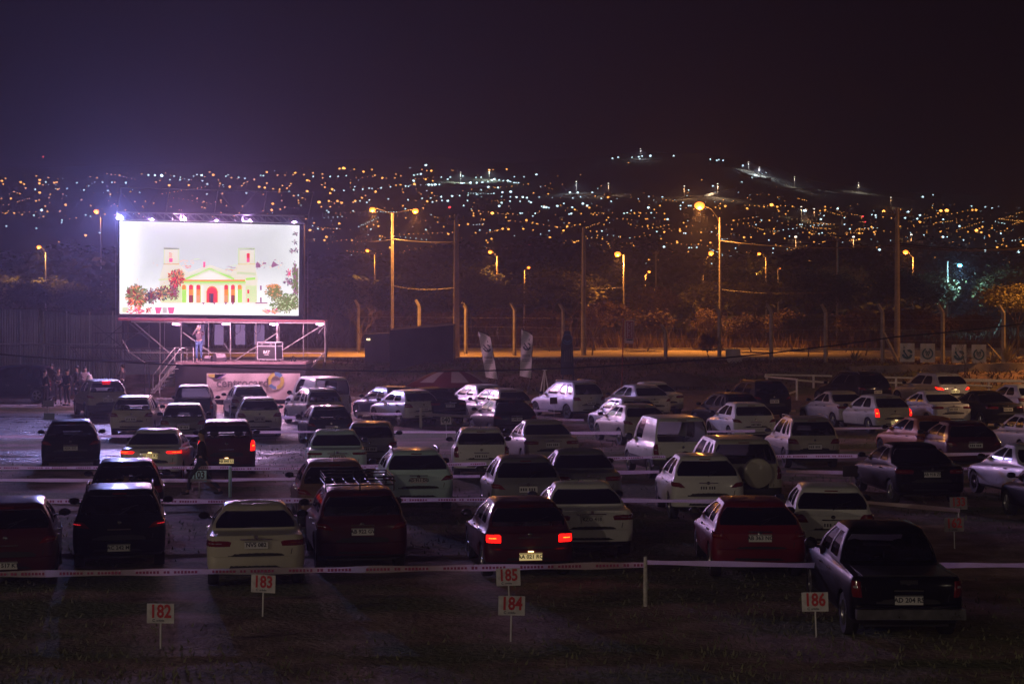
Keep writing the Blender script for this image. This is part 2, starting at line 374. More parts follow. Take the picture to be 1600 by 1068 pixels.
_mir = MB(); _mir.sphere((0, 0, 0), (.07, .115, .075), 8); _mir.box((-.062, 0, 0), (.012, .16, .1), mi=1); _mir.box((.01, -.16, -.045), (.05, .16, .03))
_mo = _mir.build('m', [M_black, mat('mirror_glass', (.06, .06, .07), .05, 1)], None, 60); MIRM = _mo.data; bpy.data.objects.remove(_mo)

def car(label, typ, color, px, roof, rel, name=None, cat='car', lit='', plate='', glass='mid', rails=0, rack=0, spare=0, tailc=None, rim=True, L=None, H=None, W=None, near=False, mirror_col=None, riders=(), wiper=True, seats=True, antenna=False, hitch=0, bumperdark=False, group=None):
    T = dict(TYPES[typ]); 
    if L: T['L'] = L
    if H:
        k = H / T['H']; T['H'] = H
        for q in ('br', 'bf', 'basez', 'cowlz'): T[q] *= 1 + (k - 1) * .6
    if W: T['W'] = W
    if near and typ != 'pickup':
        T['H'] *= .955
        for q in ('br', 'bf', 'basez', 'cowlz'): T[q] *= .965
    L, W, H = T['L'], T['W'], T['H']; X = L / 2; w = W / 2
    # place: roof silhouette row -> distance
    Y = F * (HC - H) / (roof - YH)
    for _ in range(8):
        g = ground((px - 800) / F * Y, Y); Y = F * (HC - H - g) / (roof - YH)
    Xw = (px - 800) / F * Y; g = ground(Xw, Y)
    ray = math.atan2(Xw, Y)
    head = R(90) - ray + R(rel)
    nm = name or {'hatch': 'hatchback', 'roundhatch': 'hatchback', 'sedan': 'sedan', 'suv': 'suv', 'bigsuv': 'suv', 'wagon': 'estate_car', 'minivan': 'minivan', 'van': 'van', 'pickup': 'pickup_truck'}[typ]
    root = thing('parked_' + nm, label, cat, (Xw, Y, g), head, group or 'cars parked in rows facing the screen')
    col = PAINT[color]; rwh = T.get('rw', .31); Ra = rwh + .045
    rx, fx = -X + .78 + (0.1 if typ == 'pickup' else 0), X - .80
    low = side_params(X, rx, fx, Ra); cab = CAB[T['cab']]; tcab = cab['t']; 
    bx = -X + T['trunk']; cx = X - T['cowl']
    bz, cz = T['basez'], T['cowlz']; wt = T['wt']; wb = w - .075
    pk = typ == 'pickup'
    K = []   # zr zf xr xf w cr cf br bf blend crown
    K.append((.29, .24, -X + .13, X - .12, w - .07, .20, .26, .04, .12, 0, 0))
    K.append((.355, .30, -X + .03, X - .03, w - .025, .22, .30, .05, .16, 0, 0))
    K.append((.46, .44, -X, X, w - .006, .24, .32, .06, .18, 0, 0))
    K.append((.575, .55, -X + .008, X - .01, w - .002, .24, .32, .06, .18, 0, 0))
    K.append((.60, .57, -X + .05, X - .03, w, .22, .32, .05, .18, 0, 0))
    K.append((.74, .66, -X + .055, X - .06, w, .20, .32, .05, .20, 0, 0))
    K.append((.87, .70, -X + .065, X - .11, w - .012, .19, .32, .05, .20, 0, 0))
    K.append((T['br'] - .05, T['bf'] - .01, -X + .085, X - .18, w - .03, .18, .32, .05, .22, .0, 0))
    K.append((T['br'], T['bf'] + .03, -X + .12, X - .32, w - .055, .17, .30, .05, .22, .1, 0))
    if T['trunk'] > .4:
        K.append((T['br'] + .015, T['bf'] + .08, lerp(-X + .12, bx, .45), lerp(X - .32, cx, .45), w - .07, .2, .3, .05, .20, .5, 0))
    else:
        K.append((lerp(T['br'], bz, .6), T['bf'] + .08, lerp(-X + .12, bx, .6), lerp(X - .32, cx, .45), w - .065, .17, .3, .05, .20, .5, 0))
    K.append((bz, cz, bx, cx, wb, .15, .22, .045, .20, 1, 0))
    gz0 = .035
    K.append((bz + gz0, cz + gz0, bx + .02, cx - .06, wb - .012, .14, .18, .045, .18, 1, 0)); kg0 = len(K) - 1
    tz = H - .105
    trx, tfx = bx + T['topr'], cx - T['topf']
    for q in (.25, .5, .75, 1):
        bul = .035 * math.sin(q * math.pi)
        K.append((lerp(bz + gz0, tz - .01, q), lerp(cz + gz0, tz, q), lerp(bx + .02, trx, q) - bul * (1.6 if T['trunk'] < .4 else .6), lerp(cx - .06, tfx, q) + bul * 1.3, lerp(wb - .012, wt, q) + bul * .7, lerp(.14, .13, q), lerp(.18, .16, q), .045, lerp(.18, .14, q), 1, 0))
    kg1 = len(K) - 1
    K.append((H - .055, H - .055, trx + .05, tfx - .07, wt - .035, .14, .16, .04, .12, 1, .02))
    K.append((H - .025, H - .025, trx + .13, tfx - .17, wt - .10, .14, .16, .04, .10, 1, .025))
    K.append((H - .010, H - .010, trx + .3, tfx - .34, wt - .25, .12, .12, .03, .05, 1, .028))
    K.append((H - .005, H - .005, trx + .5, tfx - .5, .08, .03, .03, .0, .0, 1, .03))
    arc = smooth_arc(NC)
    rings = []
    for (zr, zf, xr, xf, ww, cr, cf, br, bf, bl, crown) in K:
        pts = []
        cr = min(cr, ww * .8); cf = min(cf, ww * .8)
        for i in range(NR + 1):
            y = (ww - cr) * i / NR; pts.append([xr + br * (y / (ww - cr)) ** 2, y])
        for (a, b) in arc[1:]: pts.append([xr + br + cr * a, ww - cr + cr * b])
        x0, x1 = xr + br + cr, xf - bf - cf
        for i in range(24):
            xl = max(x0 + .005 * (i + 1), min(x1 - .005 * (24 - i), low[i])); xc = lerp(x0, x1, tcab[i] * .98 + .01)
            pts.append([lerp(xl, xc, bl), ww + (.012 * math.sin(math.pi * i / 23) if bl < .5 else 0)])
        for (a, b) in arc: pts.append([x1 + cf * math.sin(math.acos(max(-1, min(1, 1 - a)))) if False else x1 + cf * b, ww - cf * a])
        for i in range(1, NR + 1):
            y = (ww - cf) * (1 - i / NR); pts.append([xf - bf * (y / (ww - cf)) ** 2, y])
        out = []
        for (x, y) in pts:
            t = max(0, min(1, (x - xr) / max(.01, xf - xr))); z = lerp(zr, zf, t) + crown * (1 - (2 * t - 1) ** 2)
            if bl == 0 and y > ww - .06:
                for wx in (rx, fx):
                    d = abs(x - wx)
                    if d < Ra: z = max(z, rwh + math.sqrt(Ra * Ra - d * d))
            out.append(Vector((x, y, z)))
        rings.append(out)
    n = len(rings[0]); N = 2 * n - 2
    full = [[*r, *[Vector((p.x, -p.y, p.z)) for p in r[-2:0:-1]]] for r in rings]
    jc = NR + NC + 1                     # first side column
    wins = []
    rwj = NR + 3
    wins.append(('rear_window', -rwj, rwj, kg0 if not near else kg0, kg1))
    wins.append(('windshield', n - 1 - NR - 1, n - 1 + NR + 1, kg0, kg1))
    for (a, b) in cab['win']:
        wins.append(('side_window', jc + a, jc + b, kg0, kg1)); wins.append(('side_window', -(jc + b), -(jc + a), kg0, kg1))
    hole = {}
    for wi, (_, a, b, k0, k1) in enumerate(wins):
        for k in range(k0, k1):
            for j in range(a, b): hole[(k, j % N)] = wi
    body = MB(); body.v = [tuple(p) for r in full for p in r]
    panes = [MB() for _ in wins]
    cent = Vector((lerp(bx, cx, .5), 0, H * .78))
    def tri_corner(wi, k, j):
        _, a, b, k0, k1 = wins[wi]; ja = (j - a) % N
        lft = ja == 0; rgt = ja == (b - a - 1); bot = k == k0; top = k == k1 - 1
        return (lft, rgt, bot, top)
    for k in range(len(K) - 1):
        for j in range(N):
            q = (k * N + j, k * N + (j + 1) % N, (k + 1) * N + (j + 1) % N, (k + 1) * N + j)
            if (k, j) in hole:
                wi = hole[(k, j)]; l, r_, bo, to = tri_corner(wi, k, j)
                fb = None; fg = [q]
                if l and bo: fb, fg = (q[0], q[1], q[3]), [(q[1], q[2], q[3])]
                elif r_ and bo: fb, fg = (q[0], q[1], q[2]), [(q[0], q[2], q[3])]
                elif l and to: fb, fg = (q[0], q[2], q[3]), [(q[0], q[1], q[2])]
                elif r_ and to: fb, fg = (q[1], q[2], q[3]), [(q[0], q[1], q[3])]
                if fb: body.f.append(fb); body.m.append(0)
                for f in fg:
                    vs = [Vector(body.v[i]) for i in f]; panes[wi].add([p + (cent - p).normalized() * .012 for p in vs], [tuple(range(len(f)))])
            else:
                lo = Vector(body.v[q[0]]); hi = Vector(body.v[q[3]])
                if (Vector(body.v[q[0]]) - Vector(body.v[q[3]])).length < 1e-5 and (Vector(body.v[q[1]]) - Vector(body.v[q[2]])).length < 1e-5: continue
                dark = (k < 1) or (bumperdark and k < 4 )
                body.f.append(q); body.m.append(1 if dark else 0)
    body.f.append(tuple((len(K) - 1) * N + j for j in range(N))); body.m.append(0)
    # floor pan, wheel wells, dashboard
    body.box((0, 0, .30), (L - .5, W - .42, .14), mi=1)
    body.box((cx - .30, 0, cz - .08), (.42, W - .30, .16), mi=1)
    for wx in (rx, fx): body.box((wx, 0, .5), (Ra * 2 - .02, W - .46, .36), mi=1)
    if T['trunk'] < .4: body.box((bx + .5, 0, bz - .16), (.5, W - .3, .03), mi=1)
    elif not pk: body.box((bx + .18, 0, bz - .02), (.36, W - .34, .03), mi=1)
    gm = {'mid': G_mid, 'dark': G_dark, 'clear': G_clear}[glass]
    for (nmw, *_), p in zip(wins, panes):
        if p.f: 
            o = p.build(nmw, G_wind if nmw == 'windshield' else gm, root, 40); 
            # weld duplicate vertices cheaply is unnecessary: panes are almost flat
            if nmw == 'rear_window' and wiper and T['trunk'] < .4 and not pk:
                wm = MB(); wm.tube([(bx - .03, 0, bz + .03), (bx + .04, -.20, bz + .14)], .008, 4); wm.tube([(bx + .02, -.05, bz + .12), (bx + .08, -.36, bz + .20)], .007, 4); wm.build('wiper', M_black, o)
    # ---- patches on the body surface, addressed by arc length from the rear centre and height
    arcs = []
    for r in rings:
        s = [0]
        for a, b in zip(r, r[1:]): s.append(s[-1] + math.hypot(b.x - a.x, b.y - a.y))
        arcs.append(s)
    def rp(k, s):
        A = arcs[k]; r = rings[k]
        for i in range(len(A) - 1):
            if s <= A[i + 1] or i == len(A) - 2:
                t = (s - A[i]) / max(1e-6, A[i + 1] - A[i]); return r[i].lerp(r[i + 1], t)
    def surf(s, z):
        sg = 1 if s >= 0 else -1; s = abs(s)
        pk_ = rp(1, s); res = None
        for k in range(2, len(rings)):
            p = rp(k, s)
            if pk_.z <= z <= p.z and p.z > pk_.z: res = pk_.lerp(p, (z - pk_.z) / (p.z - pk_.z)); break
            pk_ = p
        if res is None: res = rp(7, s)
        return Vector((res.x, res.y * sg, res.z))
    def nrm(s, z):
        d = .02; a = surf(s + d, z) - surf(s - d, z); b = surf(s, z + d) - surf(s, z - d); v = a.cross(b)
        if v.length < 1e-8: v = Vector((-1, 0, 0))
        v.normalize()
        p = surf(s, z)
        if v.dot(Vector((p.x, p.y * 1.3, 0))) < 0: v = -v
        return v
    def patch(mb, q, off=.012, ns=6, nz=4, mi=None, back=.02):
        (s0, z0), (s1, z1), (s2, z2), (s3, z3) = q
        vs = []; 
        for i in range(nz + 1):
            for j in range(ns + 1):
                u, v = j / ns, i / nz
                s = lerp(lerp(s0, s1, u), lerp(s3, s2, u), v); z = lerp(lerp(z0, z1, u), lerp(z3, z2, u), v)
                edge = min(u, 1 - u, v, 1 - v); vs.append(surf(s, z) + nrm(s, z) * (off if edge > 0 else -back * .2))
        fs = [(i * (ns + 1) + j, i * (ns + 1) + j + 1, (i + 1) * (ns + 1) + j + 1, (i + 1) * (ns + 1) + j) for i in range(nz) for j in range(ns)]
        mb.add(vs, fs, mi)
    # tail lights
    tl = M_lit if 'T' in lit else M_tail
    B = T['br']
    quads = {
      'tri': [(w - .36, B - .20), (w + .02, B - .20), (w + .10, B - .01), (w - .26, B - .03)],
      'wrap': [(w - .34, B - .20), (w + .06, B - .17), (w + .20, B - .03), (w - .20, B - .06)],
      'wide': [(w - .42, B - .19), (w + .12, B - .20), (w + .20, B - .06), (w - .46, B - .08)],
      'tall': [(w - .17, B - .32), (w + .02, B - .32), (w + .03, B + .02), (w - .14, B + .02)],
      'slim': [(w - .40, B - .14), (w + .10, B - .15), (w + .24, B - .06), (w - .46, B - .07)],
      'box': [(w - .30, B - .24), (w + .02, B - .24), (w + .02, B - .06), (w - .30, B - .06)],
    }[tailc or T['tail']]
    cx0 = sum(q[0] for q in quads) / 4; cz0 = sum(q[1] for q in quads) / 4
    for sg in (1, -1):
        m = MB(); q = [(a * sg, b) for a, b in quads]; patch(m, q, .016, 8, 4)
        o = m.build('tail_light', tl, root, 40)
        inner = [((cx0 + (a - cx0) * .62) * sg, cz0 + (b - cz0) * .45) for a, b in quads]
        c = MB(); patch(c, inner, .021, 5, 2)
        c.build('lamp_core', M_litcore if 'T' in lit else (M_dim if 't' in lit else (M_amber if random.random() < .4 else M_lensw)), o, 40)
    if 'H' in lit:
        m = MB(); m.box((trx - .02, 0, H - .06), (.05, .34, .035)); m.build('high_brake_light', M_lit, root)
    elif T['trunk'] < .4:
        m = MB(); m.box((trx + .01, 0, H - .075), (.04, .26, .02)); m.build('high_brake_light', M_tail, root)
    if near and not pk:
        for sg in (1, -1):
            m = MB(); patch(m, [((w - .42) * sg, .39), ((w - .22) * sg, .39), ((w - .22) * sg, .425), ((w - .42) * sg, .425)], .012, 3, 1); m.build('reflector', M_dim if typ == 'sedan' and sg > 0 else M_tail, root)  # one sedan reflector glows to stand for the light it returns
    # headlights
    hsum = arcs[5][-1]
    for sg in (1, -1):
        m = MB(); patch(m, [((hsum - .78) * sg, .62), ((hsum - .42) * sg, .60), ((hsum - .46) * sg, .68), ((hsum - .95) * sg, .74)], .012, 5, 2)
        m.build('headlight', M_lensw, root, 40)
    # number plate
    pz = .80 if typ in ('sedan', 'roundhatch', 'pickup') else .70
    if typ in ('minivan', 'suv', 'bigsuv'): pz = .80
    if plate and pk: pz = .66
    if plate.startswith('_'): pz = .46; plate = plate[1:]
    p0 = surf(0, pz); tilt = math.atan2(surf(0, pz + .05).x - surf(0, pz - .05).x, .1)
    m = MB(); Mx = Matrix.Translation(p0 + Vector((-.022, 0, 0))) @ Matrix.Rotation(tilt, 4, 'Y')
    m.box((0, 0, 0), (.012, .42, .135)); 
    if plate:
        Mt = Matrix.Translation((-.009, 0, 0)) @ Matrix.Rotation(R(-90), 4, 'Z') @ Matrix.Rotation(R(90), 4, 'X')
        m.text(plate, Mt, .10, 1)
        m.box((-.007, 0, .058), (.003, .41, .012), mi=1)
    else:
        for kx in range(6): m.box((-.007, -.14 + .056 * kx + (.03 if kx > 2 else 0), 0), (.003, .034, .065), mi=1)
    m.v = [tuple(Mx @ Vector(v)) for v in m.v]
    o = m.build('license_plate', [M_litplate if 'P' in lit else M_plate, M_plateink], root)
    if 'P' in lit:
        q = MB(); q.box((p0.x - .035, 0, p0.z + .095), (.03, .10, .015)); q.build('plate_lamp', emat('plate_bulb', (1, .6, .25), 6), root)
    # seams, handle strip, bumper insert, badge
    m = body; m.cur = 2
    def seam(path, wd=.007):
        for (a, b) in zip(path, path[1:]):
            d = Vector((b[0] - a[0], b[1] - a[1])).normalized() * wd; nx, nz = -d.y, d.x
            patch(m, [(a[0] - nx, a[1] - nz), (b[0] - nx, b[1] - nz), (b[0] + nx, b[1] + nz), (a[0] + nx, a[1] + nz)], .003, 6, 1, back=0)
    seam([(-(w - .25), .62), (w - .25, .62)])
    zt = B - .03
    for sg in (1, -1):
        seam([((w - .25) * sg, .62), ((w - .19) * sg, zt)])
        al = arcs[5]; jx = lambda X_: min(range(len(al)), key=lambda i: abs(rings[5][i].x - X_) + (9 if abs(rings[5][i].y) < w - .05 else 0))
        for xx in (lerp(bx, cx, .52), cx - .05):
            s_ = al[jx(xx)] * sg; seam([(s_, .36), (s_, B - .05)])
        s1, s2 = al[jx(rx + Ra + .05)] * sg, al[jx(fx - Ra - .05)] * sg
        seam([(s1, .60), (s2, .60)], .012)
    patch(m, [(-(w - .35), .34), ((w - .35), .34), ((w - .42), .44), (-(w - .42), .44)], .004, 8, 2, back=0)
    bo = body.build('body', [col, M_black, M_trim], root, 32)
    m = MB()
    if typ in ('sedan',): m.box((-X + .035, 0, .905), (.03, .56, .022)); m.box((-X + .05, 0, .94), (.02, .06, .05))
    else: m.sphere((surf(0, B - .08).x - .005, 0, B - .08), (.015, .045, .04), 8); m.box((surf(0, .73).x - .012, 0, .80 if pz < .75 else .915), (.02, .44, .02))
    m.build('badge', M_chrome, root, 40)
    for sg in (1, -1):
        for xx in (lerp(bx, cx, .30), lerp(bx, cx, .60)):
            if sg < 0 and rel > 2: continue
            m = MB(); m.box((xx, (w + .002) * sg, .86), (.17, .03, .022)); m.build('door_handle', M_chrome, root)
    # wheels
    wm, rm = wheel_meshes(rwh)
    for wx in (rx, fx):
        for sg in (1, -1):
            o = link('wheel', wm, root); o.location = (wx, (w - .115) * sg, rwh)
            o2 = link('rim', rm, o); o2.scale = (1, sg, 1)
    for sg in (1, -1):
        o = link('mirror', MIRM, root); o.location = (cx - .38, (w + .07) * sg, max(bz, cz) + .03); 
        o.scale = (1, sg, 1.35 if typ in ('pickup', 'bigsuv', 'van') else 1)
    if seats:
        sxx = lerp(bx, cx, .60); o = link('front_seats', SEATM, root); o.location = (sxx, 0, -.02 if H > 1.55 else -.13)
        if typ not in ('van',) and not (pk and False): o = link('rear_bench', BENM, root); o.location = (max(bx + .55, sxx - .85), 0, -.04 if H > 1.55 else -.15)
    if rails:
        for sg in (1, -1):
            m = MB(); y = (wt - .03) * sg; m.tube([(trx + .12, y, H - .05), (trx + .2, y, H + .025), ((trx + tfx) / 2, y, H + .05), (tfx - .28, y, H + .025), (tfx - .2, y, H - .05)], .018, 6)
            m.build('roof_rail', M_galv if rails == 1 else M_black, root, 60)
    if rack:
        m = MB(); z0 = H + .09
        for zz in (z0, z0 + .09, z0 + .15):
            m.tube([(trx + .15, -wt, zz), (trx + .15, wt, zz), (tfx - .25, wt, zz), (tfx - .25, -wt, zz), (trx + .15, -wt, zz)], .014, 5)
        for q in range(7):
            yy = -wt + 2 * wt * q / 6; m.tube([(trx + .15, yy, z0), (tfx - .25, yy, z0)], .011, 4)
        for q in (0, 3, 6):
            yy = -wt + 2 * wt * q / 6
            for xx in (trx + .15, tfx - .25): m.tube([(xx, yy, H - .03), (xx, yy, z0 + .15)], .014, 5)
        m.build('roof_rack', M_black, root, 60)
    if spare:
        m = MB(); m.lathe([(.001, -.13), (.28, -.125), (.355, -.09), (.37, 0), (.36, .09), (.3, .1)], n=22, axis='y')
        Mx = Matrix.Translation((-X - .10, -.22, .98)) @ Matrix.Rotation(R(-90), 4, 'Z'); m.v = [tuple(Mx @ Vector(v)) for v in m.v]
        o = m.build('spare_wheel_cover', col, root, 50)
    if antenna:
        m = MB(); m.tube([(trx + .25, 0, H), (trx + .05, 0, H + .24)], .006, 4); m.build('antenna', M_black, root)
    if pk:
        # open load bed with dark liner, tailgate handle and chrome bumper
        m = MB(); bl = bx - (-X); m.box((-X + bl / 2 - .01, 0, T['br'] + .02), (bl - .30, W - .36, .02)); m.build('bed_cover', M_black, root)
        m = MB(); m.box((-X - .07, 0, .47), (.14, W - .08, .15)); m.build('rear_bumper', mat('worn_chrome', (.22, .22, .22), .3, .8, noise=.3), root, 30)
        m = MB(); m.box((-X + .03, 0, .93), (.03, .26, .06)); m.build('tailgate_handle', M_black, root)
    for (sx, sy) in riders: RIDERS.append((root, Xw, Y, g, head, lerp(bx, cx, .60) + sx, sy, .12 if H > 1.55 else 0))
    return root
RIDERS = []
# ---- front row (nearest the camera)
F3 = [(0, .36), (0, -.36), (-.85, 0)]
FR = [(0, .36), (0, -.36)]
car('dark maroon hatchback cut by the left edge of the nearest row', 'suv', 'maroon', 18, 772, -3, H=1.50, glass='dark', plate='_AD 517 KT', seats=False)
car('black compact suv with ribbed roof and plate AC 242 MJ', 'suv', 'black', 189, 752, -1, H=1.58, W=1.74, glass='dark', lit='t', plate='_AC 242 MJ', rails=2, near=True, rim=True)
car('champagne coloured sedan standing behind the tape beside board 183', 'sedan', 'cream', 397, 780, 1.0, H=1.44, W=1.74, plate='NVS 082', riders=FR, tailc='wide', glass='clear', near=True)
car('dark red suv carrying a black roof basket, plate AB 922 GV', 'suv', 'maroon', 552, 753, 5, H=1.60, W=1.74, plate='AB 922 GV', rack=1, near=True)
car('dark red hatchback with both square tail lights glowing and plate AA 021 RQ', 'hatch', 'maroon', 806, 771, 8, H=1.47, lit='TP', plate='_AA 021 RQ', tailc='box', near=True, glass='clear', riders=[(0, -.36)])
car('white sedan directly right of the dark red hatchback with glowing tail lights', 'sedan', 'white', 905, 749, 7, H=1.45, L=4.3, plate='KZO 418', near=True)
car('red hatchback with plate AB 363 NC between two white cars', 'roundhatch', 'red', 1166, 771, 7.5, H=1.47, plate='AB 363 NC', near=True, W=1.74)
car('white hatchback parked right behind the black pickup truck', 'hatch', 'white', 1289, 750, 5, H=1.47, glass='dark', tailc='tri', near=True)
car('black double cab pickup truck behind board 186', 'pickup', 'black', 1370, 813, 11.5, H=1.56, W=1.70, L=4.8, glass='dark', plate='AD 204 RS', tailc='tall', near=True, cat='pickup truck')
# ---- second row
car('black hatchback with three heads seen through its rear window', 'hatch', 'black', 199, 713, -1, H=1.46, W=1.70, glass='clear', riders=F3, tailc='tri', plate='')
car('dark brown hatchback just left behind the roof basket suv', 'hatch', 'brown', 516, 713, 4, H=1.50, W=1.72, lit='', tailc='wrap', antenna=True, glass='dark')
car('pale aqua hatchback with roof rails and plate AD 911 DG', 'roundhatch', 'aqua', 643, 697, 5, H=1.54, W=1.74, rails=1, plate='AD 911 DG', near=True, glass='dark', L=4.1)
car('grey beige hatchback with a bright windshield seen through its rear window', 'roundhatch', 'grey', 812, 707.5, 6, H=1.48, W=1.70, glass='clear', riders=[(0, .36)])
car('silver grey sedan half hidden behind the white sedan', 'sedan', 'grey', 902, 699, 7, H=1.45, glass='dark', plate='HGT 330')
car('white round hatchback with left flank lit by the screen', 'roundhatch', 'white', 1089, 705, 8, H=1.49, W=1.72, glass='dark')
car('white off-road suv with a covered spare wheel on its tailgate', 'bigsuv', 'cream', 1138, 678, 12, H=1.76, L=4.5, glass='dark', spare=1, seats=False, bumperdark=True)
car('black sedan with a yellowish plate standing alone right of centre', 'sedan', 'black', 1415, 689.5, 17, H=1.46, L=4.6, W=1.78, glass='dark', plate='AB 918 ZF')
car('pale sedan cut by the right edge beside the lone black sedan', 'sedan', 'lav', 1602, 691, 24, H=1.46, glass='mid')
car('black car corner nearest the right edge of the photo', 'hatch', 'black', 1650, 716, 20, H=1.46, glass='dark')
# ---- third row
car('black hatchback with large mirrors alone at the left', 'hatch', 'black', 112, 653, -1, H=1.50, W=1.76, glass='dark', plate='IOX 552', tailc='wrap')
car('silver sedan with angular glowing tail lights and lit plate', 'sedan', 'silver', 249, 667.5, -7, H=1.46, W=1.74, lit='TP', plate='AE 103 RZ', tailc='slim')
car('dark red suv with vertical glowing tail lights', 'suv', 'maroon', 354, 653, 0, H=1.60, W=1.72, lit='TP', plate='_AB 840 LU', tailc='tall', riders=FR, glass='clear')
car('dark blue hatchback with a bright windshield showing through', 'hatch', 'blue', 508, 631.5, 7, H=1.46, W=1.70, glass='clear', riders=FR, plate='MCX 204', tailc='wrap')
car('pale blue sedan with a white plate in front of the grey hatchback', 'sedan', 'aqua', 523, 669.5, 2, H=1.45, W=1.68, plate='AC 812 BO', tailc='slim', antenna=True, glass='clear', riders=[(0, .36)])
car('grey hatchback just right behind the pale blue sedan', 'hatch', 'grey', 580, 656, -1, H=1.46, W=1.62, plate='', tailc='wrap', glass='mid')
car('white boxy hatchback beside the number board 040', 'hatch', 'white', 749, 665, 2, H=1.45, W=1.64, plate='', glass='clear', tailc='tall', antenna=True)
car('beige sedan parked just right of the white boxy hatchback', 'sedan', 'beige', 843, 654.5, 11, H=1.45, glass='dark', plate='')
car('white panel van with two rear door windows', 'van', 'white', 1040, 646.5, 15, H=1.80, L=4.1, glass='mid', seats=False, bumperdark=True, cat='van')
car('beige estate with silver roof rails left of the lone black sedan', 'wagon', 'beige', 1250, 648, 13, H=1.56, rails=1, glass='dark', bumperdark=True, plate='')
car('dark maroon hatchback in front of the copper coloured car', 'roundhatch', 'maroon', 1493, 655.5, 18, H=1.46, glass='dark')
car('copper coloured car mostly hidden by the maroon hatchback', 'roundhatch', 'orange', 1436, 648, 24, H=1.46, glass='mid')
car('beige hatchback cut by the right edge above the pale sedan', 'hatch', 'beige', 1607, 644, 24, H=1.46, glass='dark')
# ---- far rows
car('pale grey suv with one red lamp glowing in its rear window', 'suv', 'beige', 156, 592.5, 10, H=1.66, lit='H', glass='dark', bumperdark=True)
car('cream boxy hatchback beside the suv with the red high lamp', 'wagon', 'cream', 215, 616, -7, H=1.55, glass='clear', bumperdark=False)
car('grey hatchback in front of the dark tall minivan', 'hatch', 'grey', 288, 628, -1, H=1.50, glass='clear', riders=FR)
car('dark tall minivan parked below the stage stairs', 'minivan', 'blue', 305, 599.5, -3, H=1.70, glass='dark', seats=False)
car('beige hatchback in front of the stage banner', 'hatch', 'beige', 384, 601, 7, H=1.47, glass='clear', riders=FR)
car('white hatchback in front of the beige hatchback by the banner', 'hatch', 'white', 403, 618.5, 2, H=1.50, W=1.70, glass='dark', plate='GRT 781')
car('grey beige suv with roof rails in front of the white van', 'wagon', 'beige', 489, 605, 16, H=1.57, rails=2, glass='dark')
car('white tall van right of the stage banner', 'van', 'white', 495, 588, 20, H=1.86, L=4.4, glass='dark', seats=False, cat='van')
car('dark hatchback leftmost in the row below the striped canopy', 'hatch', 'blue', 602, 602.5, 28, H=1.46, glass='mid')
car('silver hatchback between two dark cars below the canopy', 'hatch', 'silver', 630, 607.5, 27, H=1.46, glass='mid')
car('large black sedan behind the tape post below the canopy', 'sedan', 'black', 668, 605, 25, H=1.47, L=4.6, glass='dark', plate='FJW 205')
car('silver hatchback under the right end of the striped canopy', 'hatch', 'silver', 742, 600, 28, H=1.46, glass='mid')
car('beige estate with long side windows below the feather flags', 'wagon', 'beige', 775, 605.5, 26, H=1.50, glass='dark')
car('black hatchback in front of the beige estate by the flags', 'roundhatch', 'black', 784, 621.5, 17, H=1.50, glass='dark', plate='LMB 660')
car('pale silver minivan standing alone with clear wheels', 'wagon', 'lav', 885, 595, 32, H=1.60, rails=1, glass='dark', name='minivan')
car('white sedan showing its boot behind the silver group', 'sedan', 'white', 1014, 597, 22, H=1.46, glass='mid', plate='EKD 119')
car('pale silver hatchback in front of the white sedan boot', 'roundhatch', 'lav', 990, 600, 28, H=1.50, glass='clear')
car('beige hatchback with dark roof middle of the silver group', 'hatch', 'silver', 972, 619, 25, H=1.46, glass='dark')
car('grey beige hatchback nearest of the silver group', 'roundhatch', 'beige', 984, 629, 20, H=1.46, glass='dark', rails=0)
car('black suv behind the other black suv, centre right', 'suv', 'black', 1178, 593.5, 24, H=1.66, L=4.4, glass='dark')
car('black estate in front of the black suv, centre right', 'wagon', 'black', 1133, 612, 23, H=1.52, glass='mid', lit='')
car('beige hatchback in front of the two black cars', 'hatch', 'white', 1155, 627, 19, H=1.45, glass='dark', tailc='wrap')
car('black suv with pale roof rails in the farthest right row', 'suv', 'black', 1330, 583.5, 34, H=1.66, rails=1, glass='dark', L=4.4)
car('pale silver estate with lit tail lights in the farthest row', 'suv', 'lav', 1452, 584, 34, H=1.60, rails=1, lit='TP', glass='mid', L=4.3, plate='')
car('beige sedan left behind the white hatchback with red lights', 'sedan', 'beige', 1306, 610, 26, H=1.45, glass='dark')
car('white boxy hatchback with vertical glowing tail lights', 'hatch', 'cream', 1362, 615, 29, H=1.50, lit='TP', tailc='tall', glass='dark', plate='_OHN 662')
car('silver sedan right behind the white hatchback with red lights', 'sedan', 'silver', 1452, 610, 27, H=1.46, glass='mid')
car('dark sedan long in profile at the far right', 'sedan', 'black', 1530, 610, 32, H=1.47, glass='dark')
car('pale hatchback cut by the right edge in the farthest row', 'hatch', 'silver', 1583, 600, 32, H=1.46, glass='mid')
car('dark van in the shadow of the corrugated wall', 'bigsuv', 'black', 14, 573, 75, H=1.80, L=4.7, glass='dark', seats=False, name='van', cat='van')
